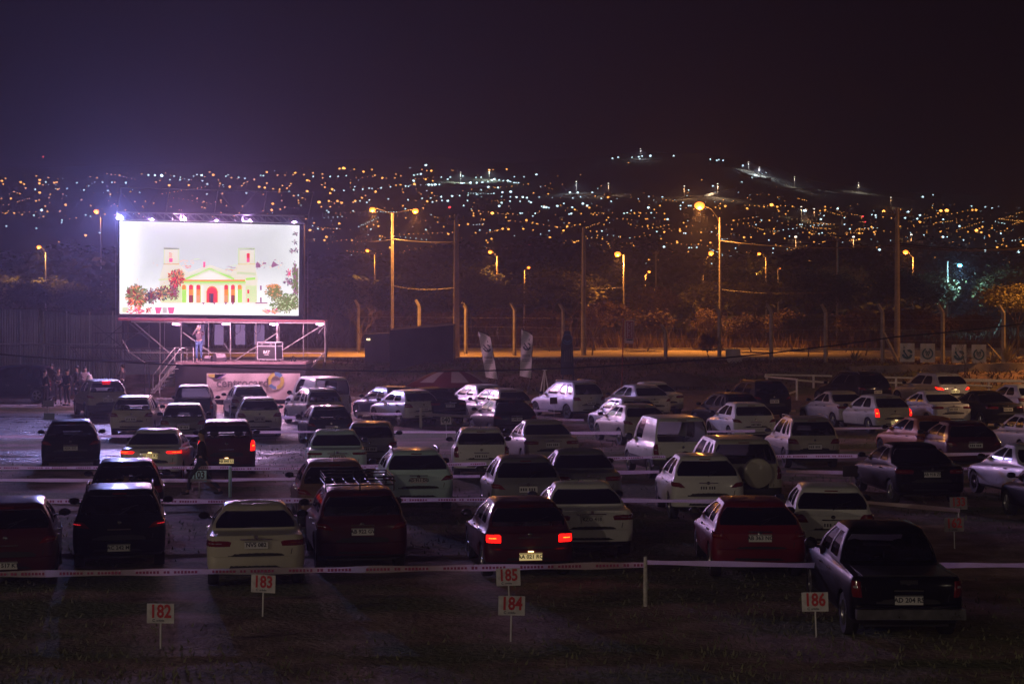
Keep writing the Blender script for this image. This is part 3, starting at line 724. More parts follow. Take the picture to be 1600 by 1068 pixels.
# ================================================================== LED SCREEN AND STAGE
# screen plane: left edge a little nearer than the right one
SY0, SY1 = 88.2, 90.8
def spt(px, py, off=0):
    ax, bx_ = (187 - 800) / F * SY0, (468 - 800) / F * SY1; k = (px - 800) / F; dx, dy = bx_ - ax, SY1 - SY0
    s = (k * SY0 - ax) / (dx - k * dy); Y = SY0 + s * dy; p = at(px, py, Y); return Vector((p.x, p.y - off, p.z))
scr = thing('led_screen', 'large bright led screen showing a pale church with palms', 'screen', spt(327, 492))
ori = scr.location.copy()
def S(px, py, off=0): return spt(px, py, off) - ori
def scr_white():
    """pale backdrop of the picture: mid grey in the middle, paler towards the borders and the ground"""
    m, N, L, b = newmat('screen_white'); b.inputs['Base Color'].default_value = (.02, .02, .02, 1); b.inputs['Roughness'].default_value = .6
    tc = N.new('ShaderNodeTexCoord'); sp = N.new('ShaderNodeSeparateXYZ'); L.new(tc.outputs['Generated'], sp.inputs[0])
    fx = N.new('ShaderNodeFloatCurve'); fz = N.new('ShaderNodeFloatCurve')
    for n, pts in ((fx, ((0, 1), (.09, .42), (.22, .08), (.75, .05), (.92, .22), (1, .5))), (fz, ((0, .75), (.16, .62), (.4, .28), (.7, .06), (.9, .12), (1, .55)))):
        c = n.mapping.curves[0]; c.points[0].location = pts[0]; c.points[1].location = pts[-1]
        for p in pts[1:-1]: c.points.new(*p)
        n.mapping.update()
    L.new(sp.outputs[0], fx.inputs['Value']); L.new(sp.outputs[2], fz.inputs['Value'])
    mx = N.new('ShaderNodeMath'); mx.operation = 'MAXIMUM'; L.new(fx.outputs[0], mx.inputs[0]); L.new(fz.outputs[0], mx.inputs[1])
    cr = N.new('ShaderNodeValToRGB'); cr.color_ramp.elements[0].color = (.46, .46, .455, 1); cr.color_ramp.elements[1].color = (1.0, .98, 1.0, 1); L.new(mx.outputs[0], cr.inputs[0])
    L.new(cr.outputs[0], b.inputs['Emission Color']); b.inputs['Emission Strength'].default_value = 1.5
    return m
b = MB(); b.poly([S(187, 490), S(466.5, 493), S(468, 352), S(187, 345)])
pic = b.build('display_panel', scr_white(), scr)
E = {k: emat('screen_' + k, c, 1) for k, c in dict(red=(.85, .03, .05), orange=(.95, .28, .02), lime=(.42, .85, .12), green=(.13, .22, .03), olive=(.20, .20, .07), darkred=(.28, .02, .02), pink=(1, .10, .28), dark=(.05, .03, .08), tan=(.75, .32, .12), palegreen=(.62, .72, .45), grey=(.50, .48, .46), mauve=(.34, .12, .24), cream=(.9, .55, .4), facade=(.86, .80, .62), shine=(.95, .95, .84), palelime=(.66, .82, .42)).items()}
EK = list(E); b = MB(); rnd = random.Random(4)
def q(x0, y0, x1, y1, c, off=.02): b.poly([S(x0, y1, off), S(x1, y1, off), S(x1, y0, off), S(x0, y0, off)], EK.index(c))
def pg(pts, c, off=.02): b.poly([S(x, y, off) for x, y in pts], EK.index(c))
def line(x0, y0, x1, y1, wd, c): 
    d = Vector((x1 - x0, y1 - y0)).normalized(); nx, ny = -d.y * wd / 2, d.x * wd / 2
    nx *= 1.6; ny *= 1.6; pg([(x0 - nx, y0 - ny), (x1 - nx, y1 - ny), (x1 + nx, y1 + ny), (x0 + nx, y0 + ny)], c, .015)
# church front: pale facade, towers, steps
pg([(250, 474), (402, 474), (402, 434), (398, 413), (398, 391), (372, 391), (372, 413), (362, 426), (328, 414), (294, 426), (280, 413), (280, 390), (256, 390), (256, 413), (250, 434)], 'facade', .008)
for x in (293, 304.3, 316, 346.5, 358.7, 369.3): q(x - 2.0, 446, x + 2.0, 473, 'shine', .012)
q(284, 441.5, 384, 445, 'palelime', .012); q(252, 446, 284, 472, 'palelime', .011); q(384, 446, 401, 472, 'palelime', .011)
pg([(300, 437), (356, 437), (328, 424)], 'shine', .012); q(284, 473.5, 420, 489, 'shine', .011)
line(290, 436, 328, 419.5, 1.8, 'lime'); line(328, 419.5, 366, 436, 1.8, 'lime'); line(256, 412.5, 280, 412.5, .9, 'tan'); line(372, 412.5, 398, 412.5, .9, 'tan'); line(256, 388, 280, 388, 1.3, 'olive'); line(372, 388.6, 398, 388.6, 1.3, 'olive')
for x in (256.5, 279.5, 372.5, 397.5): line(x, 389, x, 412, .8, 'palegreen')
# church front: cornice, pediment, columns and arch
line(284, 438.5, 383, 438.5, 2.0, 'orange'); line(284, 440.5, 384, 440.5, 1.6, 'lime'); line(384, 436, 399, 435, 2.2, 'lime'); line(248, 437, 262, 436, 1.6, 'palegreen')
line(296, 431, 328, 421, 1.4, 'palegreen'); line(328, 421, 362, 431, 1.6, 'palegreen'); line(370, 426, 400, 428, 2.6, 'palegreen')
for x, w_, c1, c2, c3 in ((287.5, 6, 'orange', 'lime', 'lime'), (298.5, 6.5, 'red', 'orange', 'darkred'), (310, 6.2, 'red', 'orange', 'tan'), (353.5, 6, 'red', 'orange', 'tan'), (364, 5.8, 'red', 'orange', 'darkred'), (374.5, 6, 'orange', 'lime', 'lime')):
    q(x - w_ / 2, 446.5, x + w_ / 2, 452, c1); q(x - w_ / 2, 452, x + w_ / 2, 461, c2); q(x - w_ / 2, 461, x + w_ / 2, 472.5, c3)
    pg([(x - w_ / 2, 446.5), (x + w_ / 2, 446.5), (x + w_ / 4, 444.8), (x - w_ / 4, 444.8)], c1)
    q(x + w_ / 2, 446, x + w_ / 2 + .9, 472, 'lime', .015)
pg([(322.5, 472.5), (340.5, 472.5), (340.5, 455), (338.5, 450), (335, 447.2), (331.5, 446.5), (328, 447.2), (324.5, 450), (322.5, 455)], 'orange')
pg([(323.5, 472), (339.5, 472), (339.5, 456), (337.5, 451), (331.5, 448), (325.5, 451), (323.5, 456)], 'red', .03)
q(326.5, 458, 334, 472.5, 'darkred', .04); q(329, 459, 333, 473, 'dark', .05)
for x in (318, 335, 353, 364): pg([(x - 2.4, 472), (x + 2.4, 472), (x, 476.5)], 'mauve', .045)
# bell towers, small windows, roofs on the skyline
line(256, 386.8, 280, 387.3, 1.0, 'grey'); line(372, 388.6, 398, 388.2, 1.2, 'palegreen'); line(374, 389, 374, 411, .6, 'palegreen')
q(264.3, 395, 269.6, 403, 'cream'); q(264.3, 403.5, 269.8, 409.5, 'pink'); line(264.3, 394.5, 269, 396, .8, 'mauve'); line(264.6, 395, 264.6, 403, .7, 'mauve')
q(385.4, 395.5, 390.2, 403, 'red'); q(385.4, 403, 390.2, 409.6, 'pink'); q(317.5, 409, 320.8, 417.5, 'pink')
line(254, 412.4, 279, 412.6, .5, 'grey'); line(372, 412, 400, 412.8, .6, 'palegreen'); line(303, 405, 312, 404.6, .8, 'palegreen'); line(305, 407, 322, 406, .5, 'grey')
for i in range(26): x = rnd.uniform(280, 303); y = rnd.uniform(406, 412); line(x, y, x + rnd.uniform(.6, 3), y + rnd.uniform(-.8, .8), .45, 'cream')
for i in range(14): x = rnd.uniform(284, 297); y = rnd.uniform(414, 418.5); line(x, y, x + rnd.uniform(1, 4), y, .6, rnd.choice(['cream', 'pink', 'tan']))
for i in range(9): y = rnd.uniform(413, 423); x = rnd.uniform(347, 368); line(x, y, x + rnd.uniform(3, 12), y + .2, .45, rnd.choice(['grey', 'tan', 'mauve', 'palegreen']))
pg([(400, 418), (407, 418), (407, 413), (403, 409.5), (400, 411)], 'mauve'); q(411, 410, 416, 412.5, 'mauve'); pg([(425, 418), (436, 413.8), (432, 412), (427, 407.5), (424, 415)], 'mauve')
for i in range(40): x = rnd.uniform(398, 444); y = rnd.gauss(414, 3.4); line(x, y, x + rnd.uniform(.5, 3), y + rnd.uniform(-.5, .5), .6, rnd.choice(['mauve', 'cream', 'grey']))
for (x, y) in ((388, 455.5), (388, 469)): q(x - 1.6, y - 3, x + 1.6, y + 3, 'red')
q(406.3, 446, 409, 453, 'mauve'); q(406.3, 464.5, 409, 472, 'mauve'); line(399, 473.5, 418, 473, 1.2, 'mauve')
for i in range(30): x = rnd.uniform(205, 262); y = rnd.uniform(410, 445); line(x, y, x + rnd.uniform(.4, 2), y + rnd.uniform(-.6, .6), .5, rnd.choice(['grey', 'palegreen', 'tan']))
# palms, flower beds and the big tree at the right edge
def leafs(cx, cy, rx, ry, n, cols, size=(1.2, 3.4)):
    if n >= 100:
        P = []
        for k in range(22):
            a = 2 * math.pi * k / 22; r = rnd.uniform(.45, .85); P.append((min(466.3, max(187.3, cx + rx * r * math.cos(a))), min(489.8, cy + ry * r * math.sin(a))))
        pg(P, cols[0], .025)
    for i in range(n):
        a = rnd.uniform(0, 6.28); r = rnd.random() ** .6; x, y = cx + rx * r * math.cos(a), cy + ry * r * math.sin(a); s = rnd.uniform(*size); t = math.atan2(y - cy, x - cx) + rnd.uniform(-.6, .6)
        ux, uy = math.cos(t), math.sin(t)
        x0, x1 = 187.4, 467; P = [(x - ux * s, y - uy * s), (x - uy * s * .35, y + ux * s * .35), (x + ux * s, y + uy * s), (x + uy * s * .35, y - ux * s * .35)]
        P = [(min(466.3, max(187.3, a_)), min(489.8 + (a_ - 187) * .0105, b_)) for a_, b_ in P]
        pg(P, rnd.choice(cols), .03 + .03 * rnd.random())
leafs(214, 462, 18, 17, 260, ['olive', 'darkred', 'tan', 'olive', 'green', 'darkred'], (1.5, 5)); leafs(211, 476, 12, 9, 70, ['tan', 'orange', 'red', 'pink'])
leafs(236, 464, 9, 13, 110, ['dark', 'olive', 'darkred']); leafs(253, 458, 14, 11, 160, ['olive', 'dark', 'darkred', 'tan']); leafs(276, 434, 12, 13, 200, ['tan', 'darkred', 'olive', 'red'], (1.5, 4.5)); leafs(271, 455, 9, 14, 130, ['darkred', 'olive', 'mauve'])
leafs(213, 486, 14, 4, 70, ['pink', 'red', 'pink', 'cream']); q(191, 480, 200, 488, 'palegreen'); pg([(242, 480), (253, 480), (250, 489.5), (244, 489.5)], 'pink'); pg([(262, 480), (273, 480), (271, 489.6), (264, 489.6)], 'pink'); q(254, 480, 261, 489, 'grey'); leafs(234, 484, 5, 5, 30, ['red', 'cream', 'darkred'])
leafs(428, 456, 13, 11, 220, ['olive', 'green', 'tan', 'olive']); leafs(428, 447, 12, 3, 60, ['tan', 'orange']); leafs(446, 474, 24, 15, 520, ['green', 'olive', 'green', 'palegreen', 'olive']); leafs(462, 440, 6, 32, 200, ['olive', 'green', 'mauve']); leafs(450, 440, 6, 6, 26, ['dark', 'mauve']); leafs(424, 486, 14, 4, 80, ['pink', 'tan', 'cream', 'grey'])
for (x, y) in ((462, 366), (461, 378), (463, 391), (457, 392), (456, 440), (461, 450)): leafs(x, y, 4, 3.2, 14, ['mauve', 'dark', 'grey'], (1.5, 3))
leafs(451, 427, 4, 6, 20, ['red', 'pink', 'mauve'])
b.build('screen_picture', [E[k] for k in EK], pic)
# cabinet around the panel
M_cab = mat('screen_cabinet', (.03, .03, .04), .5)
b = MB()
def frame_bar(a, c, d, e, th=.5):   # prism between four pixel corners, extruded backwards
    P = [S(*p, .06) for p in (a, c, d, e)]; Q = [p + Vector((0, th, 0)) for p in P]
    b.add(P + Q, [(0, 1, 2, 3), (7, 6, 5, 4), (0, 4, 5, 1), (1, 5, 6, 2), (2, 6, 7, 3), (3, 7, 4, 0)])
frame_bar((185, 498), (474, 500), (474, 493.2), (185, 490.1)); frame_bar((466.7, 493.1), (475, 493.2), (475, 351), (468.2, 351.9)); frame_bar((184.6, 490.1), (186.9, 490), (186.9, 345), (184.6, 344)); frame_bar((184.6, 344.9), (475, 351.9), (475, 349.5), (184.6, 343.4))
P = [S(186, 491, -.12), S(474, 494, -.12), S(474, 351, -.12), S(186, 344, -.12)]; Q = [p + Vector((0, .35, 0)) for p in P]; b.add(P + Q, [(0, 1, 2, 3), (7, 6, 5, 4), (0, 4, 5, 1), (1, 5, 6, 2), (2, 6, 7, 3), (3, 7, 4, 0)])
b.build('cabinet', M_cab, scr)
# lighting truss across the top
M_alu = mat('aluminium_truss', (.55, .56, .6), .4, .2)
M_pipe = mat('scaffold_pipe', (.5, .47, .48), .4, .5, noise=.2, nscale=3)
tr = thing('roof_truss', 'bluish lit lattice truss along the top of the screen', 'truss', spt(187, 343))
def lattice(mb, A, Bv, up, dep, n, r=.03, mi=None):
    A, Bv, up, dep = map(Vector, (A, Bv, up, dep))
    for o in (Vector(), up, dep, up + dep): mb.tube([A + o, Bv + o], r, 6, mi)
    for i in range(n):
        p, q_ = A.lerp(Bv, i / n), A.lerp(Bv, (i + 1) / n)
        a_, c_ = (p + up, q_) 
        mb.tube([a_, c_], r * .6, 4, mi); mb.tube([a_ + dep, c_ + dep], r * .6, 4, mi); mb.tube([p, q_ + dep], r * .6, 4, mi); mb.tube([p + up, q_ + dep + up], r * .6, 4, mi)
        mb.tube([p, p + up], r * .5, 4, mi)
b = MB(); o0 = tr.location; lattice(b, spt(186, 343, .45) - o0, spt(476, 349, .45) - o0, (0, 0, .36), (0, .36, 0), 24); b.build('truss_frame', M_alu, tr, 60)
# added wash lights under the truss, throwing the screen's light over the audience
for k, (px, cc, pw) in enumerate(((190, (.30, .36, 1), 5600), (240, (.76, .44, .92), 4700), (290, (.90, .46, .82), 4700), (340, (.90, .46, .82), 4700), (392, (.78, .44, .92), 4700), (462, (.55, .46, 1), 4700))):
    p = spt(px, 340.8 + (px - 187) * .022, 0) - o0; p.y -= .25
    b = MB(); b.tube([p + Vector((0, .5, .12)), p + Vector((0, .06, .12)), p], .018, 5); br = b.build('added_bracket', M_alu, tr, 60)
    b = MB(); b.lathe([(.0, .12), (.07, .10), (.09, -.10), (.08, -.12)], p, 12, 'y'); hd = b.build('wash_light', M_black, tr, 50)
    b = MB(); b.lathe([(.001, -.105), (.075, -.105)], p, 12, 'y'); b.build('lens', emat('added_wash_lens', (.5, .48, 1), .4), hd)
    spot('added_wash_beam', tr, p + Vector((0, -.16, 0)), cc, pw * (1.7 if k == 0 else (.75 if k in (2, 4) else .85)), 170 if k in (0, 2, 4) else 100, .03, (R(-80 if k in (0, 2, 4) else -47), 0, 0), .6 if k in (0, 2, 4) else .22)
# scaffold tower frames rising behind the screen
bk = thing('rear_scaffold', 'thin pale scaffold frame rising behind the screen top', 'scaffold', gp(330, 94))
b = MB(); bo = bk.location
def A_(px, py, Y): return at(px, py, Y) - bo
for x, x2 in ((181, 189), (257, 265), (333, 341), (409, 417), (481, 489)):
    b.tube([A_(x, 620, 94), A_(x, 345, 94), A_(x2, 293 + (x - 181) * .022, 93.4)], .016, 5); b.tube([A_(x + 3, 330, 93.6), A_(x2, 294 + (x - 181) * .022, 93.4)], .02, 5)
b.tube([A_(187, 293, 93.4), A_(490, 301, 93.4)], .022, 5); b.tube([A_(181, 330, 94), A_(481, 336, 94)], .02, 5)
for x in (190, 342): b.tube([A_(x, 300, 93.4), A_(x + 30, 336, 94)], .014, 4); b.tube([A_(x + 58, 300, 93.4), A_(x + 28, 336, 94)], .008, 4)
b.build('tube_frame', M_pipe, bk, 60)
# stage scaffold under the screen
stg = thing('stage_scaffold', 'pipe scaffold with diagonal braces holding up the screen', 'scaffold', gp(350, 88.5)); so = stg.location
YS, YB = 87.0, 89.2
def P_(px, py, Y=YS): return at(px, py, Y) - so
b = MB()
for (a, c, r) in [((205, 502.5), (508, 504.5), .035), ((200, 550.5), (508, 551.5), .025), ((360, 503), (360, 625), .035), ((433, 503.5), (433, 625), .035), ((436, 503.5), (436, 600), .02), ((508, 504), (508, 566), .04), ((283, 503), (283, 600), .03),
                  ((208, 502), (262, 549), .03), ((262, 549), (274, 562), .02), ((286, 519), (331, 552), .03), ((350, 536), (360, 551), .03), ((367, 563), (433, 520), .028), ((420, 560), (503, 508), .03), ((490, 566), (508, 550), .028), ((506, 510), (497, 521), .02), ((484, 576), (508, 551), .02), ((191, 530), (202, 550), .03), ((205, 552), (228, 567), .02)]:
    b.tube([P_(*a), P_(*c)], r, 6)
for x in (250, 326, 400, 474): b.tube([P_(x, 503, YB), P_(x, 625, YB)], .025, 5)
for x in (283, 360, 433, 508): b.tube([P_(x, 503), P_(x, 503, YB)], .025, 5)
b.build('pipes', M_pipe, stg, 60)
for x in (275, 353, 428, 500):
    b = MB(); b.tube([P_(x, 504), P_(x, 504, 83.6)], .02, 4); b.build('added_outrigger', M_pipe, stg)  # outrigger added so the lamp stands forward and lights the banner
    b = MB(); b.box(P_(x, 505.8, 83.5), (.40, .12, .10)); fx_ = b.build('wash_light', mat('fixture_case', (.3, .25, .27), .5), stg)
    b = MB(); b.box(P_(x, 506.2, 83.43), (.36, .012, .07)); b.build('lens', emat('pink_lens', (1, .55, .75), 1.5), fx_)
    plight('wash_glow', stg, P_(x, 508.5, 83.4), (1, .47, .68), 470, .05)
b = MB(); P = [P_(184, 500.5), P_(507, 503), P_(507, 500), P_(184, 496.5)]; Q = [p + Vector((0, 1.4, 0)) for p in P]; b.add(P + Q, [(0, 1, 2, 3), (7, 6, 5, 4), (0, 4, 5, 1), (1, 5, 6, 2), (2, 6, 7, 3), (3, 7, 4, 0)])
b.build('cross_beam', mat('painted_beam', (.45, .14, .18), .5), stg)
b = MB()
for x, x1 in ((335, 349), (368, 383), (397, 413), (310, 320)):
    b = MB(); b.add([P_(x, 538.5, 89.6), P_(x1, 538.5, 89.6), P_(x1, 507, 89.6), P_(x, 507, 89.6)] + [p + Vector((0, .06, 0)) for p in (P_(x, 538.5, 89.6), P_(x1, 538.5, 89.6), P_(x1, 507, 89.6), P_(x, 507, 89.6))], [(0, 1, 2, 3), (7, 6, 5, 4), (0, 4, 5, 1), (1, 5, 6, 2), (2, 6, 7, 3), (3, 7, 4, 0)]); b.build('hanging_panel', mat('pale_blue_panel', (.22, .27, .42), .6), stg)
b = MB()
for x in (311, 327, 367, 385, 398):
    b = MB(); b.tube([P_(x, 506, 88.6), P_(x - 3, 515, 88.6), P_(x + 3, 522, 88.6), P_(x + 8, 518, 88.6), P_(x + 9, 506, 88.6)], .012, 4); b.build('cable_loop', M_rubber, stg, 60)
# stage deck and skirt
dk = thing('stage_platform', 'dark skirted stage platform with a pink lit deck', 'stage', gp(380, 85.5)); do = dk.location
zt = at(0, 565, 84.5).z
xa, xb = at(272, 0, 84.5).x, at(478, 0, 84.5).x
b = MB(); b.box(((xa + xb) / 2 - do.x, 86 - do.y, zt - .06 - do.z), (xb - xa, 3.2, .12)); b.build('deck', mat('stage_deck', (.30, .2, .22), .45, noise=.3, nscale=2), dk)
b = MB(); b.box(((xa + xb) / 2 - do.x + .02, 86 - do.y, (zt - .13) / 2 - do.z), (xb - xa - .06, 3.12, zt - .13)); b.build('skirt', mat('black_cloth', (.014, .010, .016), .9, bump=.4, nscale=4), dk)
# banner on the stage front
bn = thing('stage_banner', 'pale banner with grey lettering and a blue and yellow ring hung on the stage front', 'banner', at(396, 620, 84.3)); bo2 = bn.location
def N_(px, py, off=0): 
    p = at(px, py, 84.3 - off) - bo2; return p
b = MB(); vs = []
for j in range(5):
    for i in range(25): x = 323 + 146 * i / 24; y = 583 + 41 * j / 4; vs.append(N_(x, y, .03 * math.sin(i * .9 + j)))
b.add(vs, [(j * 25 + i, j * 25 + i + 1, (j + 1) * 25 + i + 1, (j + 1) * 25 + i) for j in range(4) for i in range(24)])
b.build('cloth', mat('banner_cloth', (.62, .52, .56), .8), bn, 60)
b = MB(); Mt = Matrix.Translation(N_(379, 598.5, .05)) @ facing(); b.text('centrocard', Mt, .56, 0)
PM = [mat('grey_print', (.16, .14, .17), .7), mat('yellow_print', (.55, .48, .12), .7), mat('blue_print', (.12, .25, .45), .7), mat('violet_print', (.16, .08, .3), .7)]
b.build('lettering', PM, bn); b = MB()
def ringseg(mb, cx, cy, r0, r1, a0, a1, mi, Yf, n=14):
    for i in range(n):
        t0, t1 = lerp(a0, a1, i / n), lerp(a0, a1, (i + 1) / n)
        mb.poly([Yf(cx + r0 * math.cos(t0), cy - r0 * math.sin(t0)), Yf(cx + r1 * math.cos(t0), cy - r1 * math.sin(t0)), Yf(cx + r1 * math.cos(t1), cy - r1 * math.sin(t1)), Yf(cx + r0 * math.cos(t1), cy - r0 * math.sin(t1))], mi)
Yf = lambda x, y: N_(x, y, .05)
ringseg(b, 431, 595, 7.5, 13, R(100), R(210), 1, Yf); ringseg(b, 431, 595, 7.5, 13, R(-80), R(35), 1, Yf); ringseg(b, 431, 595, 8, 14, R(40), R(98), 2, Yf); ringseg(b, 431, 595, 8, 13, R(212), R(272), 2, Yf); b.build('ring_emblem', PM, bn); b = MB()
b.poly([Yf(324, 584), Yf(352, 584), Yf(338, 591), Yf(327, 588)], 1); b.poly([Yf(336, 584), Yf(354, 583.6), Yf(343, 591.5), Yf(335, 591)], 3)
b.build('corner_swirl', PM, bn)
# stairs with handrails
st = thing('stage_stairs', 'metal stairs with sloping handrails at the left end of the stage', 'stairs', gp(250, 84.8)); sto = st.location
def T_(px, py, Y): return at(px, py, Y) - sto
b = MB(); 
for Yq, dx in ((84.2, 0), (85.2, -4)):
    b.tube([T_(240 + dx, 614, Yq), T_(277 + dx, 567.5, Yq)], .045, 6)
b.build('stringer', M_pipe, st, 60)
for i in range(7):
    t = i / 6; px = lerp(242, 278, t); py = lerp(608, 569, t); b = MB(); c = T_(px + 3, py, 84.7); b.box(c, (.34, 1.0, .04)); b.build('step', M_pipe, st)
for Yq, dx in ((84.2, 0), (85.2, -10)):
    b = MB(); b.tube([T_(249 + dx, 614, Yq), T_(249 + dx, 586, Yq), T_(283 + dx, 543, Yq), T_(302 + dx, 542, Yq), T_(302 + dx, 566, Yq)], .025, 6); b.tube([T_(283 + dx, 543, Yq), T_(283 + dx, 566, Yq)], .02, 5); b.build('handrail', M_pipe, st, 60)
# flight case on the stage
fc = thing('flight_case', 'black flight case with silver edges on the stage', 'flight case', Vector((at(422, 0, 85.2).x, 85.2, zt)), R(-24))
b = MB(); b.box((0, 0, .50), (1.0, .62, .82)); b.build('case_body', mat('case_panel', (.02, .02, .022), .5), fc)
b = MB()
for sx in (-1, 1):
    for sy in (-1, 1): b.box((.505 * sx, .315 * sy, .5), (.035, .035, .86))
    for z in (.10, .74, .92): b.box((.505 * sx, 0, z), (.03, .62, .035))
for sy in (-1, 1):
    for z in (.10, .74, .92): b.box((0, .315 * sy, z), (1.0, .03, .035))
b.build('edge_trim', M_alu, fc)
for sx in (-.4, .4):
    for sy in (-.22, .22): b = MB(); b.lathe([(.001, -.02), (.05, -.02), (.05, .02), (.001, .02)], (sx, sy, .05), 10, 'y'); b.build('caster', M_rubber, fc)
b = MB(); b.text('BAT', Matrix.Translation((.0, -.32, .45)) @ facing(), .2, 0); b.text('sonido', Matrix.Translation((.0, -.32, .33)) @ facing(), .09, 0); b.build('lettering', M_white, fc)
b = MB(); b.tube([(-.3, -.32, .80), (-.3, -.35, .83), (-.2, -.35, .83), (-.2, -.32, .80)], .012, 4); b.tube([(.2, -.32, .80), (.2, -.35, .83), (.3, -.35, .83), (.3, -.32, .80)], .012, 4); b.build('latch', M_alu, fc)
def wedge(px, Y, rz, s, label, col):
    t = thing('stage_monitor', label, 'loudspeaker', Vector((at(px, 0, Y).x, Y, zt)), rz, 'monitor loudspeakers on the stage')
    b = MB(); pr = [(-.3, 0), (.3, 0), (.34, .22), (.10, .44), (-.22, .40)]
    vs = [(x * s, -.3 * s, z * s) for x, z in pr] + [(x * s, .3 * s, z * s) for x, z in pr]
    b.add(vs, [(0, 1, 2, 3, 4), (9, 8, 7, 6, 5)] + [(i, i + 5, (i + 1) % 5 + 5, (i + 1) % 5) for i in range(5)]); b.build('cabinet', col, t)
    b = MB(); b.box((.225 * s, 0, .345 * s), (.34 * s, .52 * s, .012), Matrix.Rotation(R(42), 3, 'Y')); b.build('grille', mat('speaker_grille', (.30, .26, .28), .5, .3), t)
wedge(343, 84.9, R(-62), .85, 'wedge stage monitor with a pale grille beside the standing man', mat('speaker_box', (.06, .05, .06), .6))
wedge(326, 85.2, R(-100), .6, 'small dark stage monitor behind the man and the pale one', mat('speaker_box', (.06, .05, .06), .6))
# stage cable clutter
b = MB(); b.tube([at(455, 565, 85) + Vector((0, 0, .02)), at(458, 556, 85), at(463, 560, 85), at(460, 565, 85) + Vector((0, 0, .02))], .035, 6); tag(b.build('cable_coil', M_rubber, None, 60), 'dark coil of cable at the right end of the stage', 'cable')
# side wall of corrugated sheet and the lattice beam in front of it
cw = thing('corrugated_wall', 'tall grey corrugated sheet wall at the left edge', 'wall', gp(90, 95)); co = cw.location
b = MB(); n = 260; vs = []
for i in range(n):
    px = -60 + 250 * i / (n - 1); ph = (0, .05, .05, 0)[i % 4]; top = 483 if px < 60 else lerp(483, 492, min(1, (px - 60) / 60))
    for j, py in enumerate((top, 536, 640)): vs.append(at(px, py, 95 - ph) - co)
b.add(vs, [(i * 3 + j, i * 3 + j + 1, i * 3 + j + 4, i * 3 + j + 3) for i in range(n - 1) for j in range(2)])
b.build('sheet', mat('corrugated_sheet', (.25, .27, .28), .5, .3, noise=.4, nscale=.7), cw)
b = MB(); b.tube([at(-60, 537, 94.8) - co, at(190, 538, 94.8) - co], .05, 5)
for px in range(-40, 190, 36): b.tube([at(px, 486, 94.85) - co, at(px, 640, 94.85) - co], .04, 5)
b.build('wall_frame', M_galv, cw, 60)
hw = thing('concrete_side_wall', 'low pale concrete wall with round openings behind the lattice beam', 'wall', gp(215, 96)); ho = hw.location
b = MB(); P = [at(120, 620, 96) - ho, at(286, 620, 96) - ho, at(286, 546, 96) - ho, at(120, 546, 96) - ho]; Q = [p + Vector((0, .3, 0)) for p in P]; b.add(P + Q, [(0, 1, 2, 3), (7, 6, 5, 4), (0, 4, 5, 1), (1, 5, 6, 2), (2, 6, 7, 3), (3, 7, 4, 0)])
b.build('wall_block', mat('pale_tank', (.26, .32, .36), .6, noise=.3, nscale=1), hw)
lt = thing('lattice_beam', 'long dark lattice beam lying level before the corrugated wall', 'truss', gp(190, 91)); lo_ = lt.location
b = MB(); lattice(b, at(110, 562, 91) - lo_, at(284, 566, 91) - lo_, (0, 0, .66), (0, .5, 0), 11, .035)
for px in (112, 170, 226, 282): b.tube([at(px, 562, 91) - lo_, Vector((at(px, 0, 91).x, 91, ground(at(px, 0, 91).x, 91))) - lo_], .04, 5)
b.build('lattice', mat('dull_steel', (.12, .12, .15), .5, .5), lt, 60)
sc2 = thing('side_scaffold', 'thin dark scaffold braces between wall and stage', 'scaffold', gp(225, 92)); s2 = sc2.location; b = MB()
for (a, c) in (((145, 500), (145, 625)), ((195, 500), (195, 625)), ((233, 503), (233, 625)), ((145, 545), (195, 505)), ((195, 545), (145, 505)), ((178, 545), (233, 508)), ((145, 520), (233, 520)), ((200, 502), (238, 535))): b.tube([at(*a, 92) - s2, at(*c, 92) - s2], .028, 5)
b.build('pipes', mat('dull_steel', (.12, .12, .15), .5, .5), sc2, 60)
# ================================================================== STREET LAMPS, POLES, WIRES
M_pole = mat('lamp_pole', (.42, .38, .33), .6, .2, noise=.2); M_polec = mat('concrete_pole', (.30, .27, .24), .85, noise=.3, nscale=1.5)
E_sod = emat('sodium_lamp', (1, .24, .03), 3.6); E_whl = emat('white_lamp', (.12, .7, 1), 7)
def street_lamp(label, px, ytop, Y, lamp, power, ybase=None, col=SODIUM, white=False, arm2=None, r=.075, gs=.22, name='street_lamp', group='street lamps beyond the fence', light=True):
    p = gp(px, Y)
    if ybase: p.z = min(p.z + 30, at(px, ybase, Y).z)
    t = thing(name, label, 'street lamp', p, 0, group); o = t.location
    b = MB(); top = at(px, ytop, Y) - o
    b.tube([(0, 0, -.3), (0, 0, top.z * .5), (0, 0, top.z)], [r * 1.3, r * 1.1, r], 8)
    b.build('pole', M_pole, t, 60)
    for (lx, ly) in [lamp] + ([arm2] if arm2 else []):
        e = at(lx, ly, Y) - o
        b = MB(); k = top.z; b.tube([(0, 0, k - .6), (e.x * .12, 0, k), (e.x * .45, 0, lerp(k, e.z, .75)), (e.x, 0, e.z + .12)], r * .28, 6); b.build('arm', mat('blackened_arm', (.03, .028, .025), .7), t, 60)  # arm and head blackened so the lamp light does not show on them
        b = MB(); b.sphere((e.x, .06, e.z + .12), (.22, .14, .06), 10); hd = b.build('lamp_head', mat('blackened_arm', (.03, .028, .025), .7), t, 60)
        b = MB(); b.sphere((e.x, -.02, e.z - .02), (gs * .68, .15, gs * .5), 10); b.build('bulb', E_whl if white else E_sod, hd, 60)
        if light: plight('lamp_glow', t, (e.x, -.2, e.z - .3), col, power * .24, .03); spot('lamp_light', t, (e.x, -.1, e.z - .32), col, power * 1.1, 125, .04)
    return t
